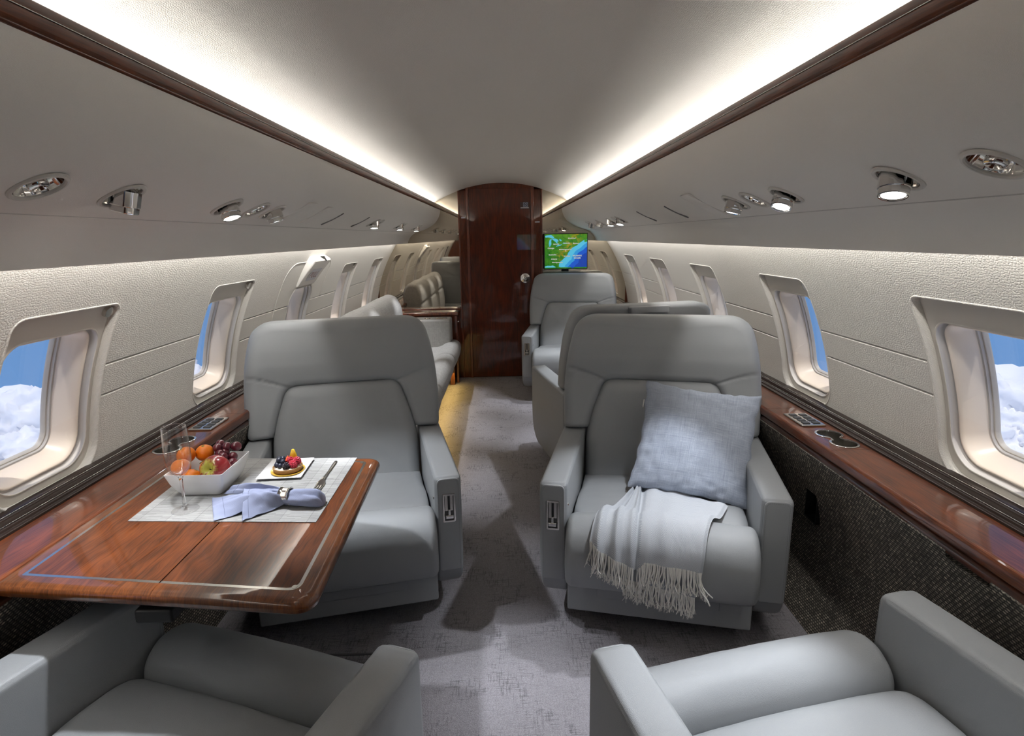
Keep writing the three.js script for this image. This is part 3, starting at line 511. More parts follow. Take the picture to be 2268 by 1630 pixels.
// ------------------------------------------------------------------ aft bulkhead: door between two wood posts, a tinted mirror on each side
{
  const bw = structure('wall_aft', 'aft bulkhead of dark red polished wood flanked by tinted mirrors');
  mesh('backing', box(2.5, 2.05, 0.03, 0, 0.98, ZA - 0.016), M.woodDark, bw);
  mesh('header', box(0.79, 0.10, 0.02, -0.005, 1.84, ZA + 0.012), M.woodDark, bw);
  const post = (x0, x1, d) => rbox(x1 - x0, 1.86, d, 0.004, (x0 + x1) / 2, 0.93, ZA + d / 2);
  mesh('side_panel', post(-0.392, -0.325, 0.022), M.woodDark, bw); mesh('side_panel', post(0.305, 0.375, 0.022), M.woodDark, bw);
  mesh('door_jamb', post(-0.327, -0.303, 0.036), M.woodDoor ??= phy({ map: tiled(woodTex, 0.36, 1.1), color: rgb(0.75, 0.46, 0.30), roughness: 0.4, clearcoat: 1, clearcoatRoughness: 0.03 }), bw); mesh('door_jamb', post(0.279, 0.307, 0.036), M.woodDoor, bw);
  mesh('edge_strip', post(-0.404, -0.391, 0.030), M.woodDoor, bw); mesh('edge_strip', post(0.374, 0.388, 0.030), M.woodDoor, bw);
  mesh('lower_panel', box(0.78, 0.68, 0.02, -0.79, 0.34, ZA + 0.010), M.woodDark, bw); mesh('lower_panel', box(0.84, 0.68, 0.02, 0.81, 0.34, ZA + 0.010), M.woodDark, bw);
  const d = structure('door_1', 'glossy dark red wood cabin door in the aft bulkhead');
  mesh('leaf', rbox(0.582, 1.80, 0.022, 0.003, -0.012, 0.905, ZA + 0.013), M.woodDoorLeaf = phy({ map: tiled(woodTex, 0.40, 1.4), color: rgb(0.44, 0.24, 0.17), roughness: 0.35, clearcoat: 1, clearcoatRoughness: 0.02, specularIntensity: 0.5 }), d);
  const kn = lathed([[0, 0.026], [0.012, 0.0255], [0.024, 0.022], [0.027, 0.019], [0.0285, 0.014], [0.034, 0.012], [0.0455, 0.010], [0.047, 0.007], [0.046, 0]], 48); kn.rotateX(Math.PI / 2); kn.translate(0.220, 0.972, ZA + 0.024);
  mesh('knob', kn, M.chrome, d);
  const lev = rbox(0.012, 0.045, 0.012, 0.004); lev.rotateZ(-0.7); lev.translate(0.220, 0.972, ZA + 0.054); mesh('knob_lever', lev, M.nickel, d);
  for (const [name, x0, x1, side] of [['wall_mirror', -1.19, -0.404, 'left'], ['wall_mirror', 0.388, 1.19, 'right']]) {
    const m = thing(name, `tall tinted bulkhead mirror ${side} of the wooden door`, 'mirror', [(x0 + x1) / 2, 0.69, ZA + 0.004]);
    mesh('glass', box(x1 - x0, 1.15, 0.005, 0, 0.575, 0), M.mirror, m);
    mesh('bottom_rail', rbox(x1 - x0, 0.012, 0.014, 0.003, 0, -0.004, 0.004), M.woodDoor, m);
  }
  // small no-smoking placard and two label strips
  const cv = document.createElement('canvas'); cv.width = 128; cv.height = 96; const c = cv.getContext('2d');
  c.fillStyle = '#3a2019'; c.fillRect(0, 0, 128, 96); c.fillStyle = '#8f98a8'; c.fillRect(42, 4, 64, 62); c.strokeStyle = '#2c2430'; c.lineWidth = 7; c.beginPath(); c.arc(74, 35, 23, 0, 7); c.moveTo(58, 20); c.lineTo(90, 50); c.stroke(); c.fillStyle = '#2c2430'; c.fillRect(60, 36, 28, 6); c.fillStyle = '#cfcfd2'; c.fillRect(6, 72, 116, 12);
  const tx = new THREE.CanvasTexture(cv); tx.colorSpace = THREE.SRGBColorSpace;
  const sg = thing('placard', 'small no-smoking placard at the upper right of the wooden door', 'sign', [0.223, 1.645, ZA + 0.0255]);
  mesh('face', new THREE.BoxGeometry(0.085, 0.064, 0.002), std({ map: tx, roughness: 0.3 }), sg);
  tag(mesh('label_strip', rbox(0.036, 0.010, 0.002, 0.001, -0.358, 1.543, ZA + 0.0235), M.label), 'tiny silver label strip on the wood panel left of the door', 'label');
  tag(mesh('label_strip', rbox(0.045, 0.009, 0.002, 0.001, 0.340, 1.494, ZA + 0.0235), M.label), 'tiny silver label strip on the wood panel right of the door', 'label');
}
{ // forward bulkhead behind the lens, seen only in the mirrors and the gloss
  const f = structure('wall_forward', 'dark wood forward bulkhead seen in the mirrors');
  mesh('panel', box(2.5, 2.05, 0.04, 0, 0.98, ZF + 0.02), M.woodDark, f);
}

// ------------------------------------------------------------------ overhead lamps and air outlets
{
  const bezel = lathed([[0.0365, -0.004], [0.0365, 0.0015], [0.0385, 0.0038], [0.0425, 0.0034], [0.0450, 0.0008], [0.0450, -0.001]], 48);
  const dish = lathed([[0.0372, 0.0015], [0.036, -0.004], [0.033, -0.013], [0.027, -0.022], [0.018, -0.029], [0.0001, -0.032]], 48);
  const barrel = lathed([[0.0001, -0.018], [0.0262, -0.018], [0.0262, 0.010], [0.0245, 0.0115], [0.0245, 0.022], [0.0232, 0.0235], [0.0215, 0.0232], [0.0208, 0.021], [0.0001, 0.0195]], 48);
  const lens = lathed([[0.0001, 0.0215], [0.012, 0.0215], [0.0207, 0.0208], [0.0207, 0.0200], [0.0001, 0.0200]], 40);
  const nozzle = lathed([[0.0001, -0.024], [0.0155, -0.024], [0.0155, 0.000], [0.0145, 0.0015], [0.0125, 0.003], [0.0100, 0.003], [0.0090, 0.001], [0.0080, -0.006], [0.0001, -0.007]], 40);
  const hole = new THREE.CylinderGeometry(0.0078, 0.0078, 0.002, 24).toNonIndexed(); hole.translate(0, -0.0055, 0); boxUV(hole);
  const count = { left: { lamp: 0, gasper: 0 }, right: { lamp: 0, gasper: 0 } };
  for (const [side, s] of [['left', -1], ['right', 1]]) for (const [z, kind, target, cap = 0.52] of FIXTURES[side]) {
    const n = slope(XF); n.x *= s; const pos = V(s * XF, yA(XF), z), k = count[side][kind]++, lamp = kind === 'lamp';
    const q = new THREE.Quaternion().setFromUnitVectors(V(0, 1, 0), n);
    const t = thing(lamp ? 'reading_lamp' : 'air_outlet', lamp ? `chrome swivel reading lamp, ${ordinal[k]} along the ${side} overhead panel` : `chrome air outlet in a dished ring, ${ordinal[k]} along the ${side} overhead panel`, lamp ? 'lamp' : 'air outlet', [pos.x, pos.y, pos.z], 0, lamp ? 'overhead reading lamps' : 'overhead air outlets');
    t.quaternion.copy(q);
    mesh('bezel', bezel, M.plate, t); mesh('dish', dish, M.chrome, t);
    if (!lamp) { const b = mesh('nozzle', nozzle, M.chrome, t); mesh('opening', hole, M.black, b); continue; }
    const b = mesh('barrel', barrel, M.chrome, t); mesh('lens', lens, M.lens, b);
    const aim = V(...target).sub(pos).normalize(); // the barrel turns only so far; the light leaves along the barrel
    const ang = n.angleTo(aim), dir = ang > cap ? n.clone().lerp(aim, cap / ang).normalize() : aim;
    b.quaternion.copy(q.clone().invert().multiply(new THREE.Quaternion().setFromUnitVectors(V(0, 1, 0), dir)));
    b.position.y = 0.009;
    const l = new THREE.SpotLight(new THREE.Color(0.90, 0.94, 1.0), SPOT, 0, 0.46, 0.35, 2); l.position.copy(pos).addScaledVector(n, 0.009).addScaledVector(dir, 0.026); l.target.position.copy(l.position).addScaledVector(dir, 1);
    l.castShadow = true; l.shadow.radius = 0.9; scene.add(l, l.target);
  }
  // flat hatch plates and grilles in the overhead panels
  const plateAt = (name, label, s, z, w, d, mat, x = XF, lift = 0.0012, round = 0.012) => {
    const n = slope(x), g = sweepY(roundPoly([[-w / 2, -d / 2, round], [w / 2, -d / 2, round], [w / 2, d / 2, round], [-w / 2, d / 2, round]], 5), -0.004, lift, 0.0006);
    g.applyQuaternion(new THREE.Quaternion().setFromUnitVectors(V(0, 1, 0), n)); g.translate(x, yA(x), z);
    const m = mesh(name, s < 0 ? mirrorX(g) : g, mat); tag(m, label, 'panel'); return m;
  };
  plateAt('oxygen_hatch', 'flush rectangular hatch in the left overhead panel, the nearer of two side by side', -1, -2.12, 0.135, 0.085, M.panel, 0.695);
  plateAt('oxygen_hatch', 'flush rectangular hatch in the left overhead panel, the farther of two side by side', -1, -2.34, 0.125, 0.07, M.panel, 0.697);
  plateAt('oxygen_hatch', 'flush rectangular hatch in the right overhead panel behind the swivel lamp', 1, -2.05, 0.15, 0.10, M.panel, 0.695);
  const grille = (s, z, label) => { // crescent-shaped slot
    const pts = []; for (let k = 0; k <= 16; k++) { const a = k / 16; pts.push([lerp(-0.055, 0.055, a), -0.016 * Math.sin(a * Math.PI)]); } pts.push([0.055, 0.004], [-0.055, 0.004]);
    const g = sweepY(pts, -0.003, 0.0015, 0.0004), n = slope(XF); g.applyQuaternion(new THREE.Quaternion().setFromUnitVectors(V(0, 1, 0), n)); g.translate(XF + 0.005, yA(XF + 0.005), z);
    tag(mesh('speaker_grille', s < 0 ? mirrorX(g) : g, std({ color: rgb(0.21, 0.20, 0.19), roughness: 0.7, side: THREE.DoubleSide })), label, 'grille');
  };
  grille(-1, -2.60, 'dark crescent grille in the left overhead panel, the nearer one'); grille(-1, -3.10, 'dark crescent grille in the left overhead panel, the farther one');
  grille(1, -2.42, 'dark crescent grille in the right overhead panel, the nearer one'); grille(1, -2.92, 'dark crescent grille in the right overhead panel, the farther one');
}

// ------------------------------------------------------------------ club seats
// seat coordinates: x across, y up, front = +z, origin on the floor under the middle of the arms
const HB = 0.33, backZ = (y) => -0.205 - (y - 0.56) * HB; // leaning back
function resample(poly, n) { const L = [0]; for (let i = 0; i < poly.length; i++) { const a = poly[i], b = poly[(i + 1) % poly.length]; L.push(L[i] + Math.hypot(b[0] - a[0], b[1] - a[1])); } const out = [], T = L[poly.length]; let i = 0; for (let k = 0; k < n; k++) { const s = k / n * T; while (L[i + 1] < s) i++; const t = (s - L[i]) / (L[i + 1] - L[i]), a = poly[i], b = poly[(i + 1) % poly.length]; out.push([lerp(a[0], b[0], t), lerp(a[1], b[1], t)]); } return out; }
function inPoly(p, poly) { let c = false; for (let i = 0, j = poly.length - 1; i < poly.length; j = i++) { const a = poly[i], b = poly[j]; if ((a[1] > p[1]) !== (b[1] > p[1]) && p[0] < (b[0] - a[0]) * (p[1] - a[1]) / (b[1] - a[1]) + a[0]) c = !c; } return c; }
function distPoly(p, poly, closed = true) { let d = 9; for (let i = 0; i < poly.length - (closed ? 0 : 1); i++) { const a = poly[i], b = poly[(i + 1) % poly.length], dx = b[0] - a[0], dy = b[1] - a[1], t = clamp(((p[0] - a[0]) * dx + (p[1] - a[1]) * dy) / (dx * dx + dy * dy)); d = Math.min(d, Math.hypot(p[0] - a[0] - dx * t, p[1] - a[1] - dy * t)); } return d; }
const SEAT = {};
{
  const outline = resample(roundPoly([[-0.392, 0.562, 0.02], [0.392, 0.562, 0.02], [0.402, 0.74, 0.25], [0.384, 0.90, 0.25], [0.352, 1.022, 0.085], [-0.352, 1.022, 0.085], [-0.384, 0.90, 0.25], [-0.402, 0.74, 0.25]], 10), 260);
  const pad = roundPoly([[-0.232, 0.768, 0.045], [0.232, 0.768, 0.045], [0.300, 0.57, 0.10], [0.292, 0.345, 0.02], [-0.292, 0.345, 0.02], [-0.300, 0.57, 0.10]], 8);
  const seamR = []; for (let k = 0; k <= 12; k++) { const t = k / 12; seamR.push([lerp(0.222, 0.41, t), 0.762 + 0.052 * Math.sin(t * 1.45)]); }
  const seamL = seamR.map(([x, y]) => [-x, y]);
  const base = (x, y) => 0.020 * Math.pow(Math.abs(x) / 0.4, 2.2) + 0.016 * smooth(0.76, 0.86, y) * smooth(1.03, 0.9, y);
  const shellD = (x, y, e) => {
    const r = 0.042; let d = base(x, y); if (e < r) d -= (r - Math.sqrt(r * r - (r - e) * (r - e))) * 0.95;
    const s = Math.min(distPoly([x, y], seamR, false), distPoly([x, y], seamL, false)); d -= 0.0062 * Math.exp(-((s / 0.0040) ** 2));
    const q = distPoly([x, y], pad); if (inPoly([x, y], pad)) d -= 0.034 * smooth(-0.004, 0.02, q) + 0.012; else d -= 0.012 * Math.pow(1 - clamp(q / 0.026), 2);
    return d;
  };
  const C = [0, 0.80], rings = [], F = 84; const P3 = (x, y, d) => [x, y, backZ(y) + d];
  for (let i = 0; i <= F; i++) { const s = i / F, rho = 0.03 + 0.97 * (1 - Math.pow(1 - s, 1.25)); rings.push(outline.map(([ox, oy]) => { const x = C[0] + (ox - C[0]) * rho, y = C[1] + (oy - C[1]) * rho, e = (1 - rho) * Math.hypot(ox - C[0], oy - C[1]) * 0.86; return P3(x, y, shellD(x, y, e)); })); }
  const side = [[1.0, -0.048], [1.0, -0.075], [0.998, -0.098], [0.985, -0.116], [0.955, -0.129], [0.90, -0.136], [0.6, -0.142], [0.02, -0.145]];
  for (const [k, d] of side) rings.push(outline.map(([ox, oy]) => { const x = C[0] + (ox - C[0]) * k, y = C[1] + (oy - C[1]) * k; return P3(x, y, base(ox, oy) * 0.4 + d); }));
  const all = loft(rings, { cap0: true, cap1: true }), n = outline.length, ix = all.index.array, sets = { headrest: [], wingL: [], wingR: [], shell: [] }, pp = all.attributes.position;
  const seamY = (x) => { const a = Math.abs(x), s = seamR; if (a < s[0][0]) return 0.70; for (let i = 0; i < s.length - 1; i++) if (a <= s[i + 1][0]) return lerp(s[i][1], s[i + 1][1], (a - s[i][0]) / (s[i + 1][0] - s[i][0])); return s[s.length - 1][1]; };
  for (let t = 0; t < ix.length; t += 3) {
    const ring = Math.floor(Math.min(ix[t], ix[t + 1], ix[t + 2]) / n), x = (pp.getX(ix[t]) + pp.getX(ix[t + 1]) + pp.getX(ix[t + 2])) / 3, y = (pp.getY(ix[t]) + pp.getY(ix[t + 1]) + pp.getY(ix[t + 2])) / 3;
    const k = ring >= F + 1 && ring < 999 && t < (rings.length - 1) * n * 6 ? 'shell' : y > seamY(x) ? 'headrest' : x < 0 ? 'wingL' : 'wingR';
    sets[k].push(ix[t], ix[t + 1], ix[t + 2]);
  }
  const part = (list) => { const g = all.clone(); g.setIndex(list); return boxUV(g.toNonIndexed()); };
  SEAT.headrest = part(sets.headrest); SEAT.wings = [part(sets.wingL), part(sets.wingR)];
  // lower shell between the arms, joined to the upper shell as the back
  SEAT.shell = [part(sets.shell), fin(outward(loft([[0.20, 0.27], [0.22, 0.29], [0.50, 0.292], [0.60, 0.292]].map(([y, w]) => roundPoly([[-w, -0.14, 0.03], [w, -0.14, 0.03], [w, -0.02, 0.02], [-w, -0.02, 0.02]], 4).map(([x, d]) => [x, y, backZ(y) + d])), { cap0: true, cap1: true })), 0.6)];
  // back cushion
  const po = resample(pad, 200), pc = [0, 0.56], pr = [];
  for (let i = 0; i <= 60; i++) { const s = i / 60, rho = 0.02 + 0.98 * (1 - Math.pow(1 - s, 1.5)); pr.push(po.map(([ox, oy]) => { const x = pc[0] + (ox - pc[0]) * rho, y = pc[1] + (oy - pc[1]) * rho, e = distPoly([x, y], pad) * (rho < 1 ? 1 : 0), r = 0.05, q = Math.min(e, r); const wr = 0.0022 * fbm(x * 5 + y * 3, y * 7 - x * 3, 4, 3) * smooth(0.0, 0.08, e); return P3(x, y, base(x, y) * 0.7 - 0.036 + 0.047 * Math.sqrt(r * r - (r - q) * (r - q)) / r + 0.012 * smooth(0, 0.2, e) + wr); })); }
  pr.push(po.map(([x, y]) => P3(x, y, -0.07)));
  SEAT.backCushion = finSmooth(loft(pr, { cap0: true }));
  // rear lid on top of the back
  SEAT.lid = fin(outward(loft([[-0.034, 0.105, 0.030], [-0.009, 0.108, 0.033], [-0.005, 0.106, 0.032], [-0.0025, 0.098, 0.026]].map(([h, w, d]) => roundPoly([[-w, -d, 0.01], [w, -d, 0.01], [w, d, 0.01], [-w, d, 0.01]], 4).map(([x, q]) => [x, 1.018 + h - (q < 0 ? 0 : 0), backZ(1.02) - 0.116 + q])), { cap0: true, cap1: true })), 0.5);
  // seat cushion and bolster: closed profiles in (z, y) swept across
  const sweepPad = (prof, hw, r, crown, bow = 0) => {
    const cz = prof.reduce((a, p) => a + p[0], 0) / prof.length, cy = prof.reduce((a, p) => a + p[1], 0) / prof.length, rs = [], xs = [];
    for (let k = 0; k <= 8; k++) xs.push([-hw + r * (1 - Math.cos(k / 8 * Math.PI / 2)), 1 - Math.sin(k / 8 * Math.PI / 2)]);
    for (let k = 1; k < 24; k++) xs.push([lerp(-hw + r, hw - r, k / 24), 0]);
    for (let k = 8; k >= 0; k--) xs.push([hw - r * (1 - Math.cos(k / 8 * Math.PI / 2)), 1 - Math.sin(k / 8 * Math.PI / 2)]);
    for (const [x, e] of xs) rs.push(prof.map((p, i) => { const dz = cz - p[0], dy = cy - p[1], l = Math.hypot(dz, dy), q = 1 - (x / hw) ** 2, w = p[1] > cy ? 1 : 0.2; const pucker = 0.0018 * fbm(x * 9, p[0] * 14, p[1] * 9, 3) + 0.0022 * noise(x * 6 + 3, p[0] * 4, 8) * smooth(0.10, 0.26, Math.abs(x)); return [x, p[1] + dy / l * e * r + crown * q * w + (p[1] > cy ? pucker : 0), p[0] + dz / l * e * r + bow * (1 - q) ]; }));
    return outward(loft(rs, { cap0: true, cap1: true }));
  };
  const cushProf = resample(roundPoly([[-0.30, 0.28, 0.02], [0.285, 0.28, 0.02], [0.293, 0.345, 0.03], [0.258, 0.410, 0.055], [0.12, 0.414, 0.12], [-0.12, 0.388, 0.15], [-0.30, 0.372, 0.03]], 6), 70);
  const bolProf = resample(roundPoly([[0.282, 0.300, 0.03], [0.272, 0.400, 0.05], [0.325, 0.450, 0.065], [0.390, 0.450, 0.07], [0.455, 0.398, 0.07], [0.466, 0.30, 0.08], [0.435, 0.218, 0.035], [0.33, 0.222, 0.03]], 8), 90);
  SEAT.cushion = finSmooth(sweepPad(cushProf, 0.294, 0.03, 0.012)); SEAT.bolster = finSmooth(sweepPad(bolProf, 0.300, 0.026, 0.010, 0.0));
  SEAT.bolProf = bolProf; SEAT.cushProf = cushProf;
  // arms
  const armProf = roundPoly([[-0.352, 0.20, 0.03], [-0.28, 0.092, 0.08], [0.245, 0.088, 0.06], [0.362, 0.175, 0.13], [0.362, 0.560, 0.022], [-0.352, 0.560, 0.03]], 8);
  SEAT.arm = (x0) => sweepX(armProf, x0, x0 + 0.094, 0.016, 0.7);
  const cap = roundPoly([[-0.040, 0.205, 0.01], [0.040, 0.205, 0.01], [0.040, 0.553, 0.022], [-0.040, 0.553, 0.022]], 6);
  SEAT.cap = (xc) => { const g = new THREE.ExtrudeGeometry(shapeOf(cap), { depth: 0.001, bevelEnabled: true, bevelSize: 0.003, bevelThickness: 0.003, bevelOffset: -0.003, bevelSegments: 3 }); g.translate(xc, 0, 0.3605); return fin(g, 0.6); };
  SEAT.stitch = (xc) => { const q = roundPoly([[-0.034, 0.208, 0], [-0.034, 0.547, 0.018], [0.034, 0.547, 0.018], [0.034, 0.208, 0]], 6); const list = []; for (let i = 0; i < q.length - 1; i++) { const a = q[i], b = q[i + 1], l = Math.hypot(b[0] - a[0], b[1] - a[1]), m = Math.max(1, Math.round(l / 0.006)); for (let k = 0; k < m; k++) { const t0 = (k + 0.15) / m, t1 = (k + 0.75) / m; const x0 = lerp(a[0], b[0], t0), y0 = lerp(a[1], b[1], t0), x1 = lerp(a[0], b[0], t1), y1 = lerp(a[1], b[1], t1); const s = new THREE.BoxGeometry(Math.max(0.0009, Math.abs(x1 - x0)), Math.max(0.0009, Math.abs(y1 - y0)), 0.0009).toNonIndexed(); s.translate(xc + (x0 + x1) / 2, (y0 + y1) / 2, 0.3649); list.push(s); } } return merge(list); };
}
function makeSeat(ctrl, label) { // ctrl: side of the arm that carries the recline control
  const t = thing('club_seat', label, 'seat', [0, 0, 0], 0, 'grey leather club seats');
  mesh('pedestal', [box(0.50, 0.08, 0.46, 0, 0.04, -0.03), box(0.56, 0.016, 0.56, 0, 0.079, -0.03)], M.darkGrey, t);
  mesh('seat_base', [rbox(0.604, 0.245, 0.60, 0.008, 0, 0.2075, 0.052)], M.leather, t);
  mesh('leg_rest_panel', [rbox(0.40, 0.075, 0.006, 0.003, 0.0, 0.185, 0.354), rbox(0.40, 0.012, 0.012, 0.004, 0.0, 0.226, 0.353)], M.leather, t);
  mesh('leg_rest_grip', rbox(0.13, 0.010, 0.004, 0.002, -0.05, 0.205, 0.3572), M.black, t);
  for (const s of [-1, 1]) {
    const x0 = s < 0 ? -0.397 : 0.303, arm = mesh('arm', SEAT.arm(x0), M.leather, t);
    mesh('front_cap', SEAT.cap(x0 + 0.047), M.leather, arm); mesh('stitching', SEAT.stitch(x0 + 0.047), M.stitch, arm);
    if (s === ctrl) {
      const xc = x0 + 0.047;
      const fr = new THREE.ExtrudeGeometry((() => { const q = shapeOf(roundPoly([[-0.0215, -0.052, 0.005], [0.0215, -0.052, 0.005], [0.0215, 0.052, 0.005], [-0.0215, 0.052, 0.005]], 4)); q.holes.push(shapeOf(roundPoly([[-0.0165, -0.047, 0.003], [0.0165, -0.047, 0.003], [0.0165, 0.047, 0.003], [-0.0165, 0.047, 0.003]], 4))); return q; })(), { depth: 0.003, bevelEnabled: true, bevelSize: 0.001, bevelThickness: 0.001, bevelSegments: 2 }); fr.translate(xc, 0.445, 0.364);
      const c = mesh('recline_control', [fin(fr, 0.5)], M.nickel, t, 'nickel control plate set in the front of the aisle arm');
      mesh('well', rbox(0.034, 0.095, 0.002, 0.001, xc, 0.445, 0.3655), M.darkGrey, c);
      mesh('slot', box(0.005, 0.050, 0.001, xc, 0.463, 0.3670), M.black, c);
      mesh('slot_plate', [rbox(0.010, 0.056, 0.0016, 0.0006, xc - 0.009, 0.463, 0.3668), rbox(0.010, 0.056, 0.0016, 0.0006, xc + 0.009, 0.463, 0.3668)], M.nickel, c);
      mesh('lever', [rbox(0.009, 0.024, 0.012, 0.003, xc, 0.430, 0.371), rbox(0.028, 0.013, 0.014, 0.003, xc, 0.416, 0.373)], M.chrome, c);
      const b = new THREE.CylinderGeometry(0.006, 0.006, 0.004, 20).toNonIndexed(); b.rotateZ(Math.PI / 2); b.translate(xc - s * 0.0485, 0.475, 0.335); mesh('button', b, M.chrome, arm);
    }
  }
  mesh('seat_cushion', SEAT.cushion, M.leather, t); mesh('bolster', SEAT.bolster, M.leather, t);
  mesh('back_shell', SEAT.shell, M.leather, t);
  mesh('headrest', SEAT.headrest, M.leather, t); SEAT.wings.forEach((g) => mesh('wing', g, M.leather, t));
  mesh('back_cushion', SEAT.backCushion, M.leather, t); mesh('rear_lid', SEAT.lid, M.leather, t);
  return t;
}
const at = (o, x, z, deg) => { o.position.set(x, 0, z); o.rotation.y = deg * D; return o; };
const G = 'grey leather club seats';
const seatR1 = at(makeSeat(-1, 'grey leather club seat holding the blue-grey pillow and fringed throw'), 0.592, -2.090, -13.5);
const seatL1 = at(makeSeat(1, 'grey leather club seat facing the wooden table, with the fruit bowl in front of it'), -0.612, -2.165, 13);
const seatR3 = copyOf(seatR1, 'grey leather club seat farthest away, under the map screen and facing the lens', [0.600, 0, -5.11], -9 * D, G);
const seatR2 = copyOf(seatL1, 'grey leather club seat turned away, its back against the pillow seat', [0.640, 0, -3.375], (180 - 11 + 22) * D, G);
const seatR0 = copyOf(seatL1, 'empty grey leather club seat in the near right corner, seen from above its cushion', [0.640, 0, -0.755], (180 + 13) * D, G);
const seatL0 = copyOf(seatR1, 'grey leather club seat in the near left corner, its cushion partly under the table edge', [-0.658, 0, -0.820], (180 - 20) * D, G);

// ------------------------------------------------------------------ pillow and throw on the right-hand seat
const seatFrame = new THREE.Matrix4().compose(seatR1.position, seatR1.quaternion, V(1, 1, 1));
{
  const N = 64, hw = 0.212, hh = 0.215, T = 0.066, rows = [];
  const half = (sgn) => { const rs = []; for (let j = 0; j <= N; j++) { const r = []; for (let i = 0; i <= N; i++) {
    const u = Math.sin((i / N * 2 - 1) * Math.PI / 2), v = Math.sin((j / N * 2 - 1) * Math.PI / 2);
    const pin = 0.075; let x = hw * u * (1 - pin * (1 - v * v) * Math.abs(u)), y = hh * v * (1 - pin * (1 - u * u) * Math.abs(v));
    const e = Math.pow(Math.max(0, (1 - u * u) * (1 - v * v)), 0.44), near = Math.exp(-(1 - Math.max(Math.abs(u), Math.abs(v))) * 7);
    let z = sgn * T * e; z += sgn * (0.007 * fbm(u * 1.6 + 3, v * 1.6, sgn, 3) * smooth(0, 0.35, e) + 0.010 * near * (1 - near) * noise(u * 5, v * 5, 2 + sgn) * e * 3);
    r.push([x + 0.004 * noise(v * 4, 1, 3) * near, y + 0.004 * noise(u * 4, 7, 3) * near, z]);
  } rs.push(r); } return rs; };
  const mk = (sgn) => loft(half(sgn), { closed: false, uv: (j, i) => [i / N * 0.43, j / N * 0.43] }).toNonIndexed();
  const seam = []; { const h = half(1); for (let i = 0; i < N; i += 2) seam.push(h[0][i]); for (let j = 0; j < N; j += 2) seam.push(h[j][N]); for (let i = N; i > 0; i -= 2) seam.push(h[N][i]); for (let j = N; j > 0; j -= 2) seam.push(h[j][0]); }
  const p = thing('pillow', 'square blue-grey linen pillow leaning in the right-hand seat above the throw', 'pillow');
  const uAx = V(0.400, -0.036, 0.040).normalize(), v0 = V(0.085, 0.325, -0.225), nAx = uAx.clone().cross(v0).normalize(), vAx = nAx.clone().cross(uAx).normalize();
  const m = new THREE.Matrix4().makeBasis(uAx, vAx, nAx); m.setPosition(0.128, 0.600, -0.020); m.premultiply(seatFrame); m.decompose(p.position, p.quaternion, p.scale);
  mesh('cover', merge([mk(1), mk(-1)]), M.pillow, p); mesh('seam', tube(seam, 0.0022, 260, 6, true), M.pillow, p);
  mesh('care_tag', rbox(0.003, 0.028, 0.018, 0.001, -0.209, 0.12, -0.004), M.fringe, p);
}
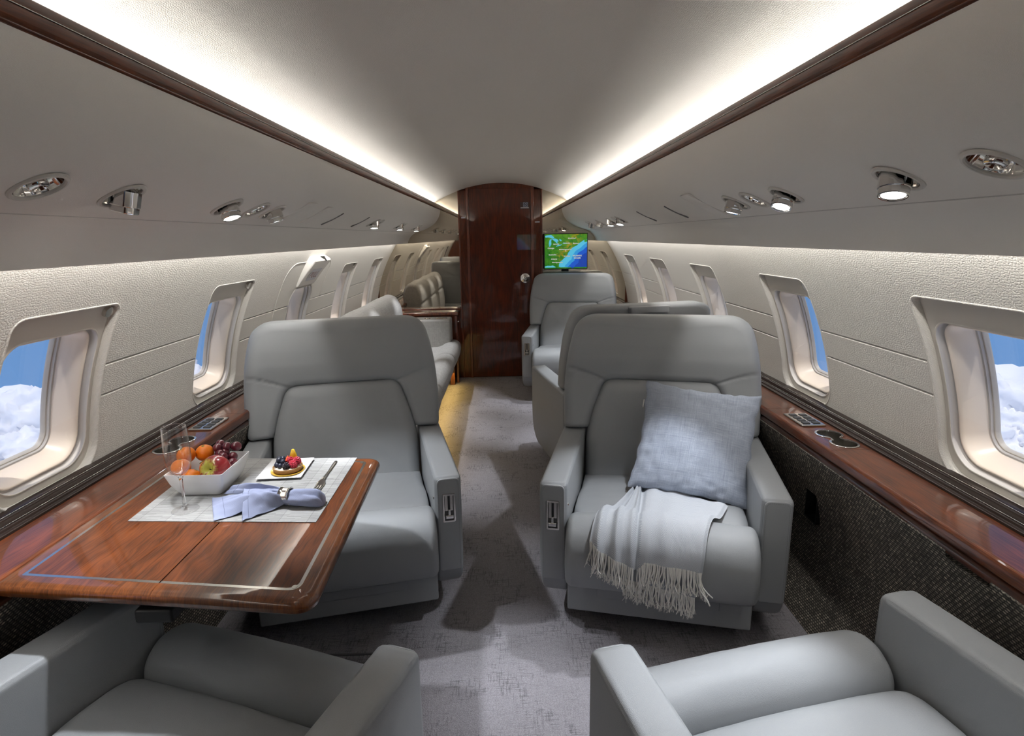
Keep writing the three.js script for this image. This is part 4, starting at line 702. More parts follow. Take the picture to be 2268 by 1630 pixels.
{
  // the throw follows the cushion, runs over the bolster and hangs down its front; path in (z, y) of the seat
  const path = [[-0.02, 0.420], [0.03, 0.423], [0.12, 0.427], [0.20, 0.427], [0.25, 0.428], [0.278, 0.434], [0.312, 0.452], [0.350, 0.466], [0.392, 0.464], [0.428, 0.447], [0.458, 0.412], [0.4715, 0.365], [0.475, 0.31], [0.472, 0.27], [0.466, 0.24], [0.462, 0.16]];
  const cur = new THREE.CatmullRomCurve3(path.map(([z, y]) => V(0, y, z)), false, 'centripetal'), L = cur.getLength();
  const bz = (z) => { let lo = 0, hi = 0.62; for (let i = 0; i < 40; i++) { const m = (lo + hi) / 2; cur.getPointAt(m).z < z ? lo = m : hi = m; } return lo; }; // on the way forward
  const by = (y) => { let lo = 0.62, hi = 1; for (let i = 0; i < 40; i++) { const m = (lo + hi) / 2; cur.getPointAt(m).y > y ? lo = m : hi = m; } return lo; }; // on the way down
  const xTop = (a) => a < 0.42 ? lerp(-0.085, -0.058, a / 0.42) : lerp(-0.056, 0.236, Math.pow((a - 0.42) / 0.58, 0.9)), zTop = (a) => lerp(0.045, 0.03, smooth(0, 0.4, a)) + 0.125 * smooth(0.5, 1, a);
  const xBot = (a) => lerp(-0.218, 0.126, a), yBot = (a) => a < 0.12 ? lerp(0.412, 0.380, a / 0.12) : a < 0.44 ? lerp(0.380, 0.338, (a - 0.12) / 0.32) : a < 0.5 ? lerp(0.338, 0.364, (a - 0.44) / 0.06) : lerp(0.364, 0.350, (a - 0.5) / 0.5);
  const pt = (a, t, lift = 0) => {
    const b = lerp(bz(zTop(a)), by(yBot(a)), t), p = cur.getPointAt(b), g = cur.getTangentAt(b), nz = -g.y, ny = g.z; // outward normal of the path
    const w = smooth(0, 0.55, t), x = lerp(xTop(a), xBot(a), Math.pow(t, 0.72) * 0.55 + 0.45 * smooth(0, 0.8, t));
    let f = 0.005 + 0.015 * Math.pow(0.5 + 0.5 * Math.cos((a - 0.08) * 2 * Math.PI * 6.2 + 0.8 * Math.sin(t * 3)), 1.5) * smooth(0.45, 0.3, a) + 0.009 * Math.pow(0.5 + 0.5 * Math.cos((a - 0.62) * 2 * Math.PI * 3.1 - t * 1.1), 2) * smooth(0.4, 0.52, a) + 0.0018 * fbm(a * 7, t * 4, 3, 3);
    f += 0.018 * Math.exp(-(((a - 0.33) / 0.09) ** 2)) * (1 - w * 0.75) + 0.017 * Math.exp(-(((a - 0.50) / 0.055) ** 2)) * (1 - w * 0.65) + 0.010 * Math.exp(-(((a - 0.40) / 0.03) ** 2)) * 0;
    f *= 1 - 0.93 * Math.exp(-(((a - 0.425) / 0.016) ** 2)); // the deep fold between the two halves
    f *= lerp(0.45, 1, smooth(0, 0.035, a) * smooth(1, 0.97, a));
    return [x, p.y + ny * (f + lift), p.z + nz * (f + lift)];
  };
  const rows = [], NA = 220, NT = 90; for (let j = 0; j <= NT; j++) { const r = []; for (let i = 0; i <= NA; i++) r.push(pt(i / NA, j / NT)); rows.push(r); }
  const t = thing('throw', 'pale blue-grey herringbone throw with white fringe draped over the front of the pillow seat', 'throw blanket', [seatR1.position.x, 0, seatR1.position.z], seatR1.rotation.y);
  const top = loft(rows, { closed: false, uv: (j, i) => [i / NA * 0.42, j / NT * 0.42] }).toNonIndexed();
  mesh('blanket', top, M.throwCloth, t);
  const strand = (x, y, z, len, sway, list, i) => {
    const pts = [[x, y + 0.004, z]], k = 5, curl = rr(-0.012, 0.012); for (let q = 1; q <= k; q++) { const s = q / k; pts.push([x + sway * s * s + curl * Math.sin(s * 4 + i) * s, y - len * s * (1 - 0.1 * s), z + 0.004 * Math.sin(s * 5 + i * 1.7) * s + 0.006 * s * rr(-0.6, 1)]); }
    list.push(tube(pts, 0.0021, 9, 5));
    for (let w = 0; w < 3; w++) { const e = pts[k - 1 - (w % 2)], dx = rr(-0.011, 0.011), dl = rr(0.010, 0.026); list.push(tube([e, [e[0] + dx * 0.5, e[1] - dl * 0.5, e[2] + rr(-0.002, 0.004)], [e[0] + dx, e[1] - dl, e[2] + rr(-0.003, 0.005)]], 0.0007, 4, 4)); }
  };
  const one = [], two = [];
  for (let i = 0; i < 96; i++) { const a = (i + rr(0.1, 0.9)) / 96; if (Math.abs(a - 0.425) < 0.012) continue; const p = pt(a, 0.995); strand(p[0], p[1], p[2], rr(0.070, 0.098) * (a > 0.95 ? 1.2 : 1), lerp(-0.006, 0.006, a) + rr(-0.009, 0.009) + (a > 0.95 ? 0.02 : 0), one, i); }
  for (let i = 0; i < 62; i++) { const a = i / 61; strand(lerp(-0.105, 0.108, a), lerp(0.302, 0.260, a), 0.4640, rr(0.058, 0.082), rr(-0.006, 0.006), two, i + 40); }
  tag(mesh('fringe', one, M.fringe, t), null, null, null, 'stuff'); tag(mesh('fringe', two, M.fringe, t), null, null, null, 'stuff');
  const low = []; for (let j = 0; j <= 14; j++) { const r = []; for (let i = 0; i <= 40; i++) { const a = i / 40; r.push([lerp(-0.11, 0.112, a), lerp(lerp(0.36, 0.34, a), lerp(0.302, 0.260, a), j / 14), 0.4675 + 0.001 * noise(a * 6, j * 0.2, 5)]); } low.push(r); }
  mesh('under_fold', loft(low, { closed: false, uv: (j, i) => [i / 40 * 0.24, j / 14 * 0.1] }).toNonIndexed(), M.throwCloth, t);
}

// ------------------------------------------------------------------ side sofa along the left wall
{
  const t = thing('sofa', 'light grey linen side sofa with rolled cushions along the far left wall', 'sofa', [-0.78, 0, -4.15]);
  const off = (g) => { g.translate(0.78, 0, 4.15); return g; };
  const padZ = (prof, z0, z1, r, crown) => { // closed profile in (x, y) swept along z with rounded ends
    const cx = prof.reduce((a, p) => a + p[0], 0) / prof.length, cy = prof.reduce((a, p) => a + p[1], 0) / prof.length, zs = [], L = z1 - z0;
    for (let k = 0; k <= 7; k++) zs.push([r * (1 - Math.cos(k / 7 * Math.PI / 2)), 1 - Math.sin(k / 7 * Math.PI / 2)]);
    for (let k = 1; k < 20; k++) zs.push([lerp(r, L - r, k / 20), 0]);
    for (let k = 7; k >= 0; k--) zs.push([L - r * (1 - Math.cos(k / 7 * Math.PI / 2)), 1 - Math.sin(k / 7 * Math.PI / 2)]);
    return off(finSmooth(outward(loft(zs.map(([q, e]) => { const s = 2 * q / L - 1; return prof.map((p) => { const dx = cx - p[0], dy = cy - p[1], l = Math.hypot(dx, dy) || 1, c = crown * (1 - s * s) + 0.003 * fbm(q * 6, p[0] * 8, p[1] * 8, 3); return [p[0] + dx / l * (e * r - c), p[1] + dy / l * (e * r - c), z0 + q]; }); }), { cap0: true, cap1: true })), 'z'));
  };
  const seatP = resample(roundPoly([[-0.98, 0.27, 0.02], [-0.98, 0.375, 0.03], [-0.72, 0.388, 0.1], [-0.565, 0.400, 0.06], [-0.52, 0.438, 0.06], [-0.425, 0.438, 0.07], [-0.388, 0.365, 0.07], [-0.425, 0.275, 0.06], [-0.53, 0.255, 0.04]], 8), 100);
  const backP = resample(roundPoly([[-0.86, 0.36, 0.03], [-0.845, 0.50, 0.1], [-0.865, 0.655, 0.03], [-0.880, 0.668, 0.012], [-0.866, 0.690, 0.03], [-0.875, 0.79, 0.08], [-0.925, 0.885, 0.07], [-1.02, 0.895, 0.08], [-1.075, 0.80, 0.08], [-1.05, 0.36, 0.03]], 6), 110);
  const sz = [-5.43, -4.74, -3.74, -2.85], bz = [-5.12, -4.32, -3.52, -2.85];
  for (let k = 0; k < 3; k++) { mesh('seat_cushion', padZ(seatP, sz[k + 1] + 0.001, sz[k] - 0.001 + 0, -0.03 * -1, 0.006).scale ? padZ(seatP, sz[k], sz[k + 1], 0.032, 0.006) : null, M.sofa, t); mesh('back_cushion', padZ(backP, bz[k], bz[k + 1], 0.035, 0.006), M.sofa, t); }
  mesh('arm', off(rbox(0.52, 0.44, 0.225, 0.018, -0.735, 0.425, -5.345)), M.sofa, t);
  mesh('arm_controls', [rbox(0.10, 0.004, 0.05, 0.002, -0.56, 0.646, -5.33), ...[0, 1, 2].map((k) => rbox(0.012, 0.006, 0.05, 0.002, -0.67 - k * 0.02, 0.646, -5.33))].map(off), M.nickel, t);
  mesh('base', off(box(0.42, 0.26, 2.50, -0.78, 0.135, -4.13)), M.darkGrey, t);
  mesh('leg', off(rbox(0.045, 0.27, 0.03, 0.004, -0.487, 0.135, -5.42)), M.woodEdge, t); mesh('leg', off(rbox(0.045, 0.27, 0.03, 0.004, -0.487, 0.135, -2.90)), M.woodEdge, t);
  tag(mesh('floor_lamp_strip', box(0.012, 0.008, 2.4, -0.505, 0.182, -4.2), M.warmStrip), 'warm strip lamp glowing on the carpet under the grey sofa', 'lamp');
}
{ // cabinet between the sofa arm and the bulkhead
  const c = thing('cabinet', 'dark red wood cabinet with rounded top edge under the left bulkhead mirror', 'cabinet', [-0.72, 0, -5.585]);
  mesh('top', rbox(0.615, 0.035, 0.225, 0.012, -0.003, 0.665, 0.0), M.woodDoor, c); mesh('body', rbox(0.58, 0.38, 0.20, 0.006, -0.012, 0.460, -0.005), M.woodDark, c);
  mesh('side_support', rbox(0.022, 0.645, 0.20, 0.004, 0.278, 0.3225, -0.005), M.woodDoor, c);
  const k = lathed([[0, 0.014], [0.008, 0.013], [0.010, 0.010], [0.006, 0.006], [0.006, 0.002], [0.009, 0]], 24); k.rotateZ(-Math.PI / 2); k.translate(0.289, 0.585, 0.045); mesh('knob', k, M.chrome, c);
}

// ------------------------------------------------------------------ map screens
{
  const W = 512, H = 410, cv = document.createElement('canvas'); cv.width = W; cv.height = H; const c = cv.getContext('2d'), S = (v) => v / 790 * W, poly = (pts, fill, stroke, lw = 2) => { c.beginPath(); pts.forEach(([x, y], i) => i ? c.lineTo(S(x), S(y)) : c.moveTo(S(x), S(y))); if (fill) { c.closePath(); c.fillStyle = fill; c.fill(); } if (stroke) { c.strokeStyle = stroke; c.lineWidth = lw; c.stroke(); } };
  const im = c.createImageData(W, H);
  for (let y = 0; y < H; y++) for (let x = 0; x < W; x++) { const k = clamp(0.55 + 0.5 * fbm(x * 0.012, y * 0.012, 2, 4) - y / H * 0.45), r = Math.exp(-(((x - 90) / W - (1 - y / H) * 0.62) ** 2) * 46) * smooth(-0.3, 0.4, noise(x * 0.02, y * 0.02, 8)) * smooth(0.95, 0.6, y / H), i = (y * W + x) * 4; im.data.set([lerp(lerp(28, 108, k), 190, r * 0.75), lerp(lerp(112, 160, k), 150, r * 0.7), lerp(24, 34, k), 255], i); }
  c.putImageData(im, 0, 0);
  const coast = [[790, 95], [720, 120], [650, 165], [600, 210], [560, 228], [500, 262], [468, 305], [440, 340], [425, 372], [415, 405], [360, 440], [330, 475], [290, 505], [268, 545], [262, 600], [300, 610], [790, 610]];
  poly(coast, '#56c3e6'); const shelf = coast.map(([x, y], i) => i < 14 ? [x + 60 + i * 3, y + 42 + i * 2] : [x + 120, y]); poly(shelf, '#2f9be0'); poly(coast.map(([x, y], i) => i < 14 ? [x + 105 + i * 4, y + 86] : [x + 190, y]), '#0b58cf'); poly(coast.map(([x, y], i) => i < 14 ? [x + 170 + i * 5, y + 130] : [x + 240, y]), '#0a41ad');
  poly([[0, 590], [60, 575], [110, 580], [150, 572], [200, 600], [200, 610], [0, 610]], '#66c8e0');
  poly([[742, 115], [770, 100], [790, 105], [790, 140], [760, 150], [735, 140]], '#2c9628');
  const lake = '#5cc2e2';
  poly([[10, 25], [60, 18], [120, 12], [160, 40], [180, 70], [140, 80], [90, 60], [50, 55], [20, 60], [5, 50]], lake); poly([[95, 95], [130, 85], [120, 130], [125, 180], [105, 222], [80, 225], [75, 180], [80, 130]], lake); poly([[130, 85], [190, 78], [240, 95], [260, 130], [225, 140], [250, 165], [230, 170], [200, 140], [160, 110]], lake); poly([[205, 228], [240, 200], [300, 190], [330, 178], [300, 205], [250, 222]], lake); poly([[330, 165], [380, 155], [420, 162], [400, 175], [350, 178]], lake); poly([[268, 90], [300, 95], [318, 118], [300, 130], [275, 115]], lake);
  const ink = '#173a17';
  for (const l of [[[0, 190], [90, 195], [210, 215]], [[60, 215], [60, 330], [110, 320], [170, 300]], [[110, 215], [110, 300], [70, 380], [0, 420]], [[170, 225], [165, 300], [230, 330], [250, 360], [360, 330]], [[0, 430], [210, 430], [400, 420]], [[70, 440], [70, 590]], [[150, 440], [160, 520]], [[230, 430], [270, 520]], [[220, 370], [330, 375], [430, 370]], [[230, 222], [420, 230], [460, 270]], [[320, 0], [330, 50], [420, 100], [500, 110], [560, 60], [620, 20], [700, 10]], [[510, 110], [520, 180], [540, 200]], [[560, 60], [590, 130], [600, 190]], [[290, 240], [285, 300]], [[0, 60], [60, 85], [80, 70]]]) poly(l, null, ink, 2.2);
  c.textAlign = 'center'; c.textBaseline = 'middle';
  const word = (s, x, y, px = 24) => { c.font = 'bold ' + Math.round(S(px) * 1.35) + 'px sans-serif'; c.lineWidth = 2.5; c.strokeStyle = 'rgba(40,60,40,0.8)'; c.strokeText(s, S(x), S(y)); c.fillStyle = '#e9eee6'; c.fillText(s, S(x), S(y)); };
  word('Montreal', 505, 75); word('Toronto', 410, 165); word('Boston', 580, 172); word('Detroit', 215, 180); word('Chicago', 115, 255); word('Washington D.C.', 395, 280); word('Nashville', 145, 375); word('Norfolk', 415, 405); word('Atlanta', 175, 455); word('Montgomery', 235, 515); word('ATLANTIC', 610, 398, 27); word('OCEAN', 610, 443, 27);
  c.fillStyle = '#eee'; c.beginPath(); c.moveTo(S(385), S(318)); c.lineTo(S(398), S(295)); c.lineTo(S(402), S(318)); c.fill();
  const tx = new THREE.CanvasTexture(cv); tx.colorSpace = THREE.SRGBColorSpace;
  const face = std({ color: rgb(0.02, 0.02, 0.02), emissive: rgb(1, 1, 1), emissiveMap: tx, emissiveIntensity: 0.85, roughness: 0.12 });
  const screen = (label, x, y, z, turn) => {
    const t = thing('map_screen', label, 'screen', [x, y, z], turn);
    mesh('casing', rbox(0.412, 0.332, 0.022, 0.004, 0, 0, -0.012), M.black, t); mesh('display', new THREE.PlaneGeometry(0.398, 0.318), face, t);
    mesh('arm', [rbox(0.05, 0.05, 0.06, 0.006, 0, -0.06, -0.045), rbox(0.07, 0.20, 0.02, 0.006, 0, -0.09, -0.078)], M.darkGrey, t);
    const l = new THREE.RectAreaLight(new THREE.Color(0.35, 0.65, 0.9), 0.35, 0.39, 0.31), d = turn ? -1 : 1; l.position.set(x, y, z + d * 0.004); l.lookAt(x, y, z + d); scene.add(l);
    return t;
  };
  screen('flat screen with a coloured relief map of an ocean coast, beside the aft door', 0.604, 1.219, -5.63, 0);
  screen('second map screen on the forward bulkhead, seen only as a reflection in the door', 0.50, 1.245, 1.165, Math.PI);
}

// ------------------------------------------------------------------ folding table
{
  const corner = [[-0.352, -0.980], [-0.376, -1.738], [-1.026, -1.758], [-1.026, -1.068]], rad = [0.050, 0.042, 0.006, 0.016], cx = [-0.69, 0, -1.38];
  const t = thing('table', 'high gloss walnut folding table with a metal inlay line, fixed to the left ledge', 'table', cx);
  const off = (g) => { g.translate(-cx[0], 0, -cx[2]); return g; };
  const inset = (k) => { const n = corner.length; return corner.map((p, i) => { const a = corner[(i + n - 1) % n], b = corner[(i + 1) % n]; const nrm = (u, v) => { const dx = v[0] - u[0], dz = v[1] - u[1], l = Math.hypot(dx, dz); return [-dz / l, dx / l]; }; let n1 = nrm(a, p), n2 = nrm(p, b); const ctr = [-0.69 - p[0], -1.38 - p[1]]; const f = n1[0] * ctr[0] + n1[1] * ctr[1] > 0 ? 1 : -1; const d = 1 + n1[0] * n2[0] + n1[1] * n2[1]; return [p[0] + f * k * (n1[0] + n2[0]) / d, p[1] + f * k * (n1[1] + n2[1]) / d]; }); };
  const outl = (k) => roundPoly(inset(k).map((p, i) => [p[0], p[1], Math.max(0.004, rad[i] - k * 0.55)]), 10);
  const Y = 0.696, SX = -0.683, slot = box(0.0026, 0.012, 1.2, SX, Y, -1.4, 'z');
  const cutter = (x0, x1) => box(Math.abs(x1 - x0), 0.2, 2, (x0 + x1) / 2, Y, -1.4);
  const ringLoft2 = (list) => fin(outward(loft(list.map(([k, y]) => outl(k).map(([x, z]) => [x, y, z])).concat([outl(list[0][0]).map(([x, z]) => [x, list[0][1], z])]))), 0.6, 'z');
  const edge = ringLoft2([[0.038, Y - 0.034], [0.038, Y], [0.020, Y - 0.0004], [0.012, Y - 0.0016], [0.006, Y - 0.0048], [0.0016, Y - 0.010], [0, Y - 0.0165], [0.0016, Y - 0.024], [0.006, Y - 0.0295], [0.013, Y - 0.033], [0.024, Y - 0.0345]]);
  mesh('edge_band', off(boxUV(subtract(edge, cutter(SX - 0.0014, -3)), 'z')), M.woodEdge, t); mesh('edge_band', off(boxUV(subtract(edge, cutter(SX + 0.0014, 3)), 'z')), M.woodEdge, t);
  const slab = sweepY(outl(0.0455), Y - 0.030, Y, 0, 0.5, 'z');
  mesh('leaf', off(boxUV(subtract(slab, cutter(SX - 0.0014, -3)), 'z')), M.wood, t); mesh('leaf', off(boxUV(subtract(slab, cutter(SX + 0.0014, 3)), 'z')), M.wood, t);
  const inl = sweepY(outl(0.038), Y - 0.006, Y + 0.0002, 0, 0.5, 'z', [outl(0.0455)]);
  mesh('inlay', off(boxUV(subtract(inl, slot), 'z')), M.inlay, t);
  for (const i of [0, 1]) { const p = inset(0.047)[i], g = new THREE.CylinderGeometry(0.0055, 0.0055, 0.0012, 20).toNonIndexed(); g.translate(p[0] - 0.004, Y + 0.0002, p[1] + (i ? 0.004 : -0.004)); mesh('corner_stud', off(g), M.nickel, t); }
  mesh('underside', off(sweepY(outl(0.030), Y - 0.046, Y - 0.0345, 0.003, 0.5)), M.black, t);
  mesh('hinge_bracket', off(rbox(0.075, 0.030, 0.05, 0.006, -0.69, Y - 0.060, -1.062)), M.black, t); mesh('hinge_bracket', off(rbox(0.075, 0.030, 0.05, 0.006, -0.69, Y - 0.060, -1.70)), M.black, t);
  mesh('support', off(rbox(0.30, 0.05, 0.40, 0.01, -0.885, Y - 0.070, -1.40)), M.black, t);
}
const TY = 0.6962;
{
  const m = thing('placemat', 'woven pale grey placemat spread on the wooden table', 'placemat', [-0.68, TY, -1.525]);
  const g = sweepY([[-0.913, -1.332], [-0.446, -1.305], [-0.450, -1.729], [-0.922, -1.742]].map(([x, z]) => [x + 0.68, z + 1.525]), 0, 0.0018, 0.0003, 0.5, 'z');
  const uv = g.attributes.uv, p = g.attributes.position; for (let i = 0; i < p.count; i++) uv.setXY(i, p.getX(i), p.getZ(i)); mesh('weave', g, M.mat, m);
}
const MY = TY + 0.0019;
{ // champagne flute
  const f = thing('champagne_flute', 'empty clear champagne flute on the placemat in front of the fruit bowl', 'glass', [-0.801, MY, -1.386]);
  const curve = (pts, n) => new THREE.SplineCurve(pts.map((p) => new THREE.Vector2(...p))).getPoints(n).map((p) => [Math.max(0.0001, p.x), Math.max(0, p.y)]);
  const spun = (pts) => { const g = outward(mergeVertices(stripUV(lathe(pts, 64)), 1e-6)); g.computeVertexNormals(); return boxUV(g.toNonIndexed()); };
  mesh('bowl', spun(curve([[0.0052, 0.0860], [0.0088, 0.0925], [0.0165, 0.1010], [0.0245, 0.1120], [0.0290, 0.1270], [0.0304, 0.145], [0.0300, 0.170], [0.0288, 0.198], [0.0276, 0.2195], [0.0271, 0.2200], [0.0266, 0.2195], [0.0278, 0.198], [0.0290, 0.170], [0.0294, 0.145], [0.0279, 0.1285], [0.0232, 0.1145], [0.0150, 0.1045], [0.0070, 0.0990], [0.0001, 0.0972]], 80)), M.glassSheet, f);
  mesh('foot', spun(curve([[0.0001, 0.0004], [0.0300, 0.0], [0.0315, 0.0012], [0.0300, 0.0026], [0.0200, 0.0042], [0.0105, 0.0065], [0.0060, 0.0110], [0.0046, 0.0160]], 40)), M.glassSheet, f);
  mesh('stem', spun([[0.0001, 0.0080], [0.0058, 0.0110], [0.0048, 0.014], ...curve([[0.0042, 0.020], [0.0036, 0.040], [0.0037, 0.070], [0.0048, 0.084], [0.0062, 0.0885]], 24), [0.0001, 0.0950]]), M.glass, f);
}
{ // square fruit bowl
  const b = thing('fruit_bowl', 'square white china bowl with flared sides, full of fruit', 'bowl', [-0.804, MY, -1.530]);
  const sq = (w, d, r, y) => roundPoly([[-w, -d, r], [w, -d, r], [w, d, r], [-w, d, r]], 6).map(([x, z]) => [x, y, z]);
  mesh('china', fin(outward(loft([sq(0.044, 0.050, 0.012, 0.0), sq(0.052, 0.058, 0.012, 0.0015), sq(0.061, 0.068, 0.011, 0.016), sq(0.070, 0.079, 0.009, 0.040), sq(0.0765, 0.0870, 0.007, 0.0675), sq(0.0765, 0.087, 0.006, 0.0690), sq(0.0745, 0.085, 0.006, 0.0690), sq(0.0735, 0.084, 0.006, 0.0675), sq(0.066, 0.075, 0.008, 0.040), sq(0.056, 0.063, 0.01, 0.016), sq(0.045, 0.051, 0.012, 0.0055)], { cap0: true, cap1: true })), 0.5), M.china, b);
}
{ // fruit
  const orangeTex = dataTex(256, 128, (u, v) => { const k = 0.5 + 0.5 * loop(u, v, 16, 4, 3); return [0.88, lerp(0.42, 0.52, k), lerp(0.02, 0.07, k)]; }), pore = dataTex(256, 128, (u, v, x, y) => { const k = 0.7 + 0.3 * noise(x * 0.55, y * 0.55, 3); return [k, k, k]; }, false);
  const om = phy({ map: orangeTex, bumpMap: pore, bumpScale: 0.0006, roughness: 0.38, side: THREE.DoubleSide });
  const ball = (r, sq, seg = 40) => { const g = new THREE.SphereGeometry(r, seg, seg * 0.7 | 0), p = g.attributes.position; for (let i = 0; i < p.count; i++) { const y = p.getY(i) / r, rad = Math.hypot(p.getX(i), p.getZ(i)) / r; const dim = 0.07 * Math.exp(-((rad / 0.22) ** 2)) * Math.sign(y); p.setY(i, (y * sq - dim) * r); } g.computeVertexNormals(); return g; };
  const pts = [[-0.8680, 0.7870, -1.540, 0.4, 'orange tangerine at the back left of the bowl, seen through the flute'], [-0.8340, 0.7810, -1.573, 1.2, 'orange tangerine at the back of the bowl, just right of the flute'], [-0.8600, 0.7700, -1.494, 2.0, 'orange tangerine seen low through the bowl of the flute'], [-0.8280, 0.7440, -1.484, 0.8, 'orange tangerine resting at the front of the bowl beside the apple'], [-0.8130, 0.7480, -1.545, 2.6, 'orange tangerine half hidden behind the apple']];
  const proto = ball(0.0245, 0.92), calyx = lathed([[0.0001, 0.0225], [0.003, 0.0220], [0.0042, 0.0212], [0.003, 0.0204], [0.0001, 0.0202]], 12), cm = std({ color: rgb(0.12, 0.16, 0.03), roughness: 0.8 });
  pts.forEach(([x, y, z, r, label], i) => { const t = thing('tangerine', label, 'fruit', [x, y, z], r, 'tangerines in the white bowl'); t.rotation.z = 0.5 - i * 0.35; mesh('peel', proto, om, t); mesh('stem_end', calyx, cm, t); });
  // apple: red over yellow, its stem hollow turned to the lens
  const ag = new THREE.SphereGeometry(0.0395, 72, 56), ap = ag.attributes.position, col = new Float32Array(ap.count * 3);
  for (let i = 0; i < ap.count; i++) {
    const x = ap.getX(i) / 0.0395, y = ap.getY(i) / 0.0395, z = ap.getZ(i) / 0.0395, rad = Math.hypot(x, z), w = 1 + 0.05 * y * (1 - y * y); const dim = 0.34 * Math.exp(-((rad / 0.26) ** 2)) * (y > 0 ? 1 : 0.55) * Math.sign(y);
    ap.setXYZ(i, x * w * 0.0395, (y * 0.88 - dim) * 0.0395, z * w * 0.0395);
    const stripe = noise(Math.atan2(z, x) * 9, y * 1.2, 4) * 0.22 + fbm(x * 3, y * 3, z * 3, 3) * 0.35, k = smooth(0.14, 0.42, (1 - (y * 0.5 + 0.5)) * 0.55 + rad * 0.50 + stripe * 0.55 + 0.20 * x + 0.10 * z); col.set([lerp(0.55, 0.30, k), lerp(0.52, 0.018, k), lerp(0.07, 0.022, k)], i * 3);
  }
  ag.setAttribute('color', new THREE.BufferAttribute(col, 3)); ag.computeVertexNormals();
  const a = thing('apple', 'red and yellow apple with its stem hollow facing out, at the front of the bowl', 'fruit', [-0.7700, 0.7600, -1.498]);
  a.quaternion.setFromUnitVectors(V(0, 1, 0), V(-0.12, 0.42, 0.90).normalize());
  mesh('flesh', ag, phy({ vertexColors: true, roughness: 0.25, clearcoat: 0.6, clearcoatRoughness: 0.12, side: THREE.DoubleSide }), a); mesh('stem', tube([[0, 0.018, 0], [0.001, 0.024, 0.001], [0.003, 0.030, 0.001]], 0.0014, 6, 6), std({ color: rgb(0.16, 0.10, 0.03), roughness: 0.8 }), a);
  // one bunch of grapes
  const gr = thing('grape_bunch', 'small bunch of red grapes heaped at the back right of the bowl', 'fruit', [-0.785, 0.765, -1.575]);
  const berry = new THREE.SphereGeometry(1, 28, 20), gm = phy({ color: rgb(0.115, 0.010, 0.022), roughness: 0.28, clearcoat: 0.4, clearcoatRoughness: 0.25, sheen: 0.35, sheenColor: rgb(0.45, 0.4, 0.5), sheenRoughness: 0.6, side: THREE.DoubleSide });
  const G0 = [[-0.802, 0.7905, -1.584], [-0.806, 0.7925, -1.610], [-0.778, 0.7925, -1.590], [-0.756, 0.7895, -1.598], [-0.788, 0.7785, -1.566], [-0.782, 0.7775, -1.582], [-0.776, 0.7730, -1.556], [-0.757, 0.7680, -1.574], [-0.752, 0.7560, -1.556], [-0.757, 0.7495, -1.538], [-0.800, 0.770, -1.590], [-0.775, 0.756, -1.585], [-0.815, 0.757, -1.575]];
  G0.forEach(([x, y, z], i) => { const m = mesh('grape', berry, gm, gr); m.position.set(x + 0.785, y - 0.765, z + 1.575); const r = rr(0.0118, 0.0136); m.scale.set(r * 1.12, r, r); m.rotation.set(rr(-0.5, 0.5), rr(0, 3), rr(-0.4, 0.4)); });
  const stalk = std({ color: rgb(0.16, 0.17, 0.04), roughness: 0.8 });
  mesh('stalk', [tube([[-0.030, 0.004, 0.015], [-0.040, 0.003, 0.028], [-0.048, -0.002, 0.038]], 0.0014, 8, 6), tube([[-0.048, -0.002, 0.038], [-0.020, 0.008, 0.012], [0.0, 0.012, -0.004], [0.014, 0.010, -0.008]], 0.0012, 12, 6), tube([[-0.038, 0.002, 0.030], [-0.030, -0.005, 0.028]], 0.001, 6, 6)], stalk, gr);
}
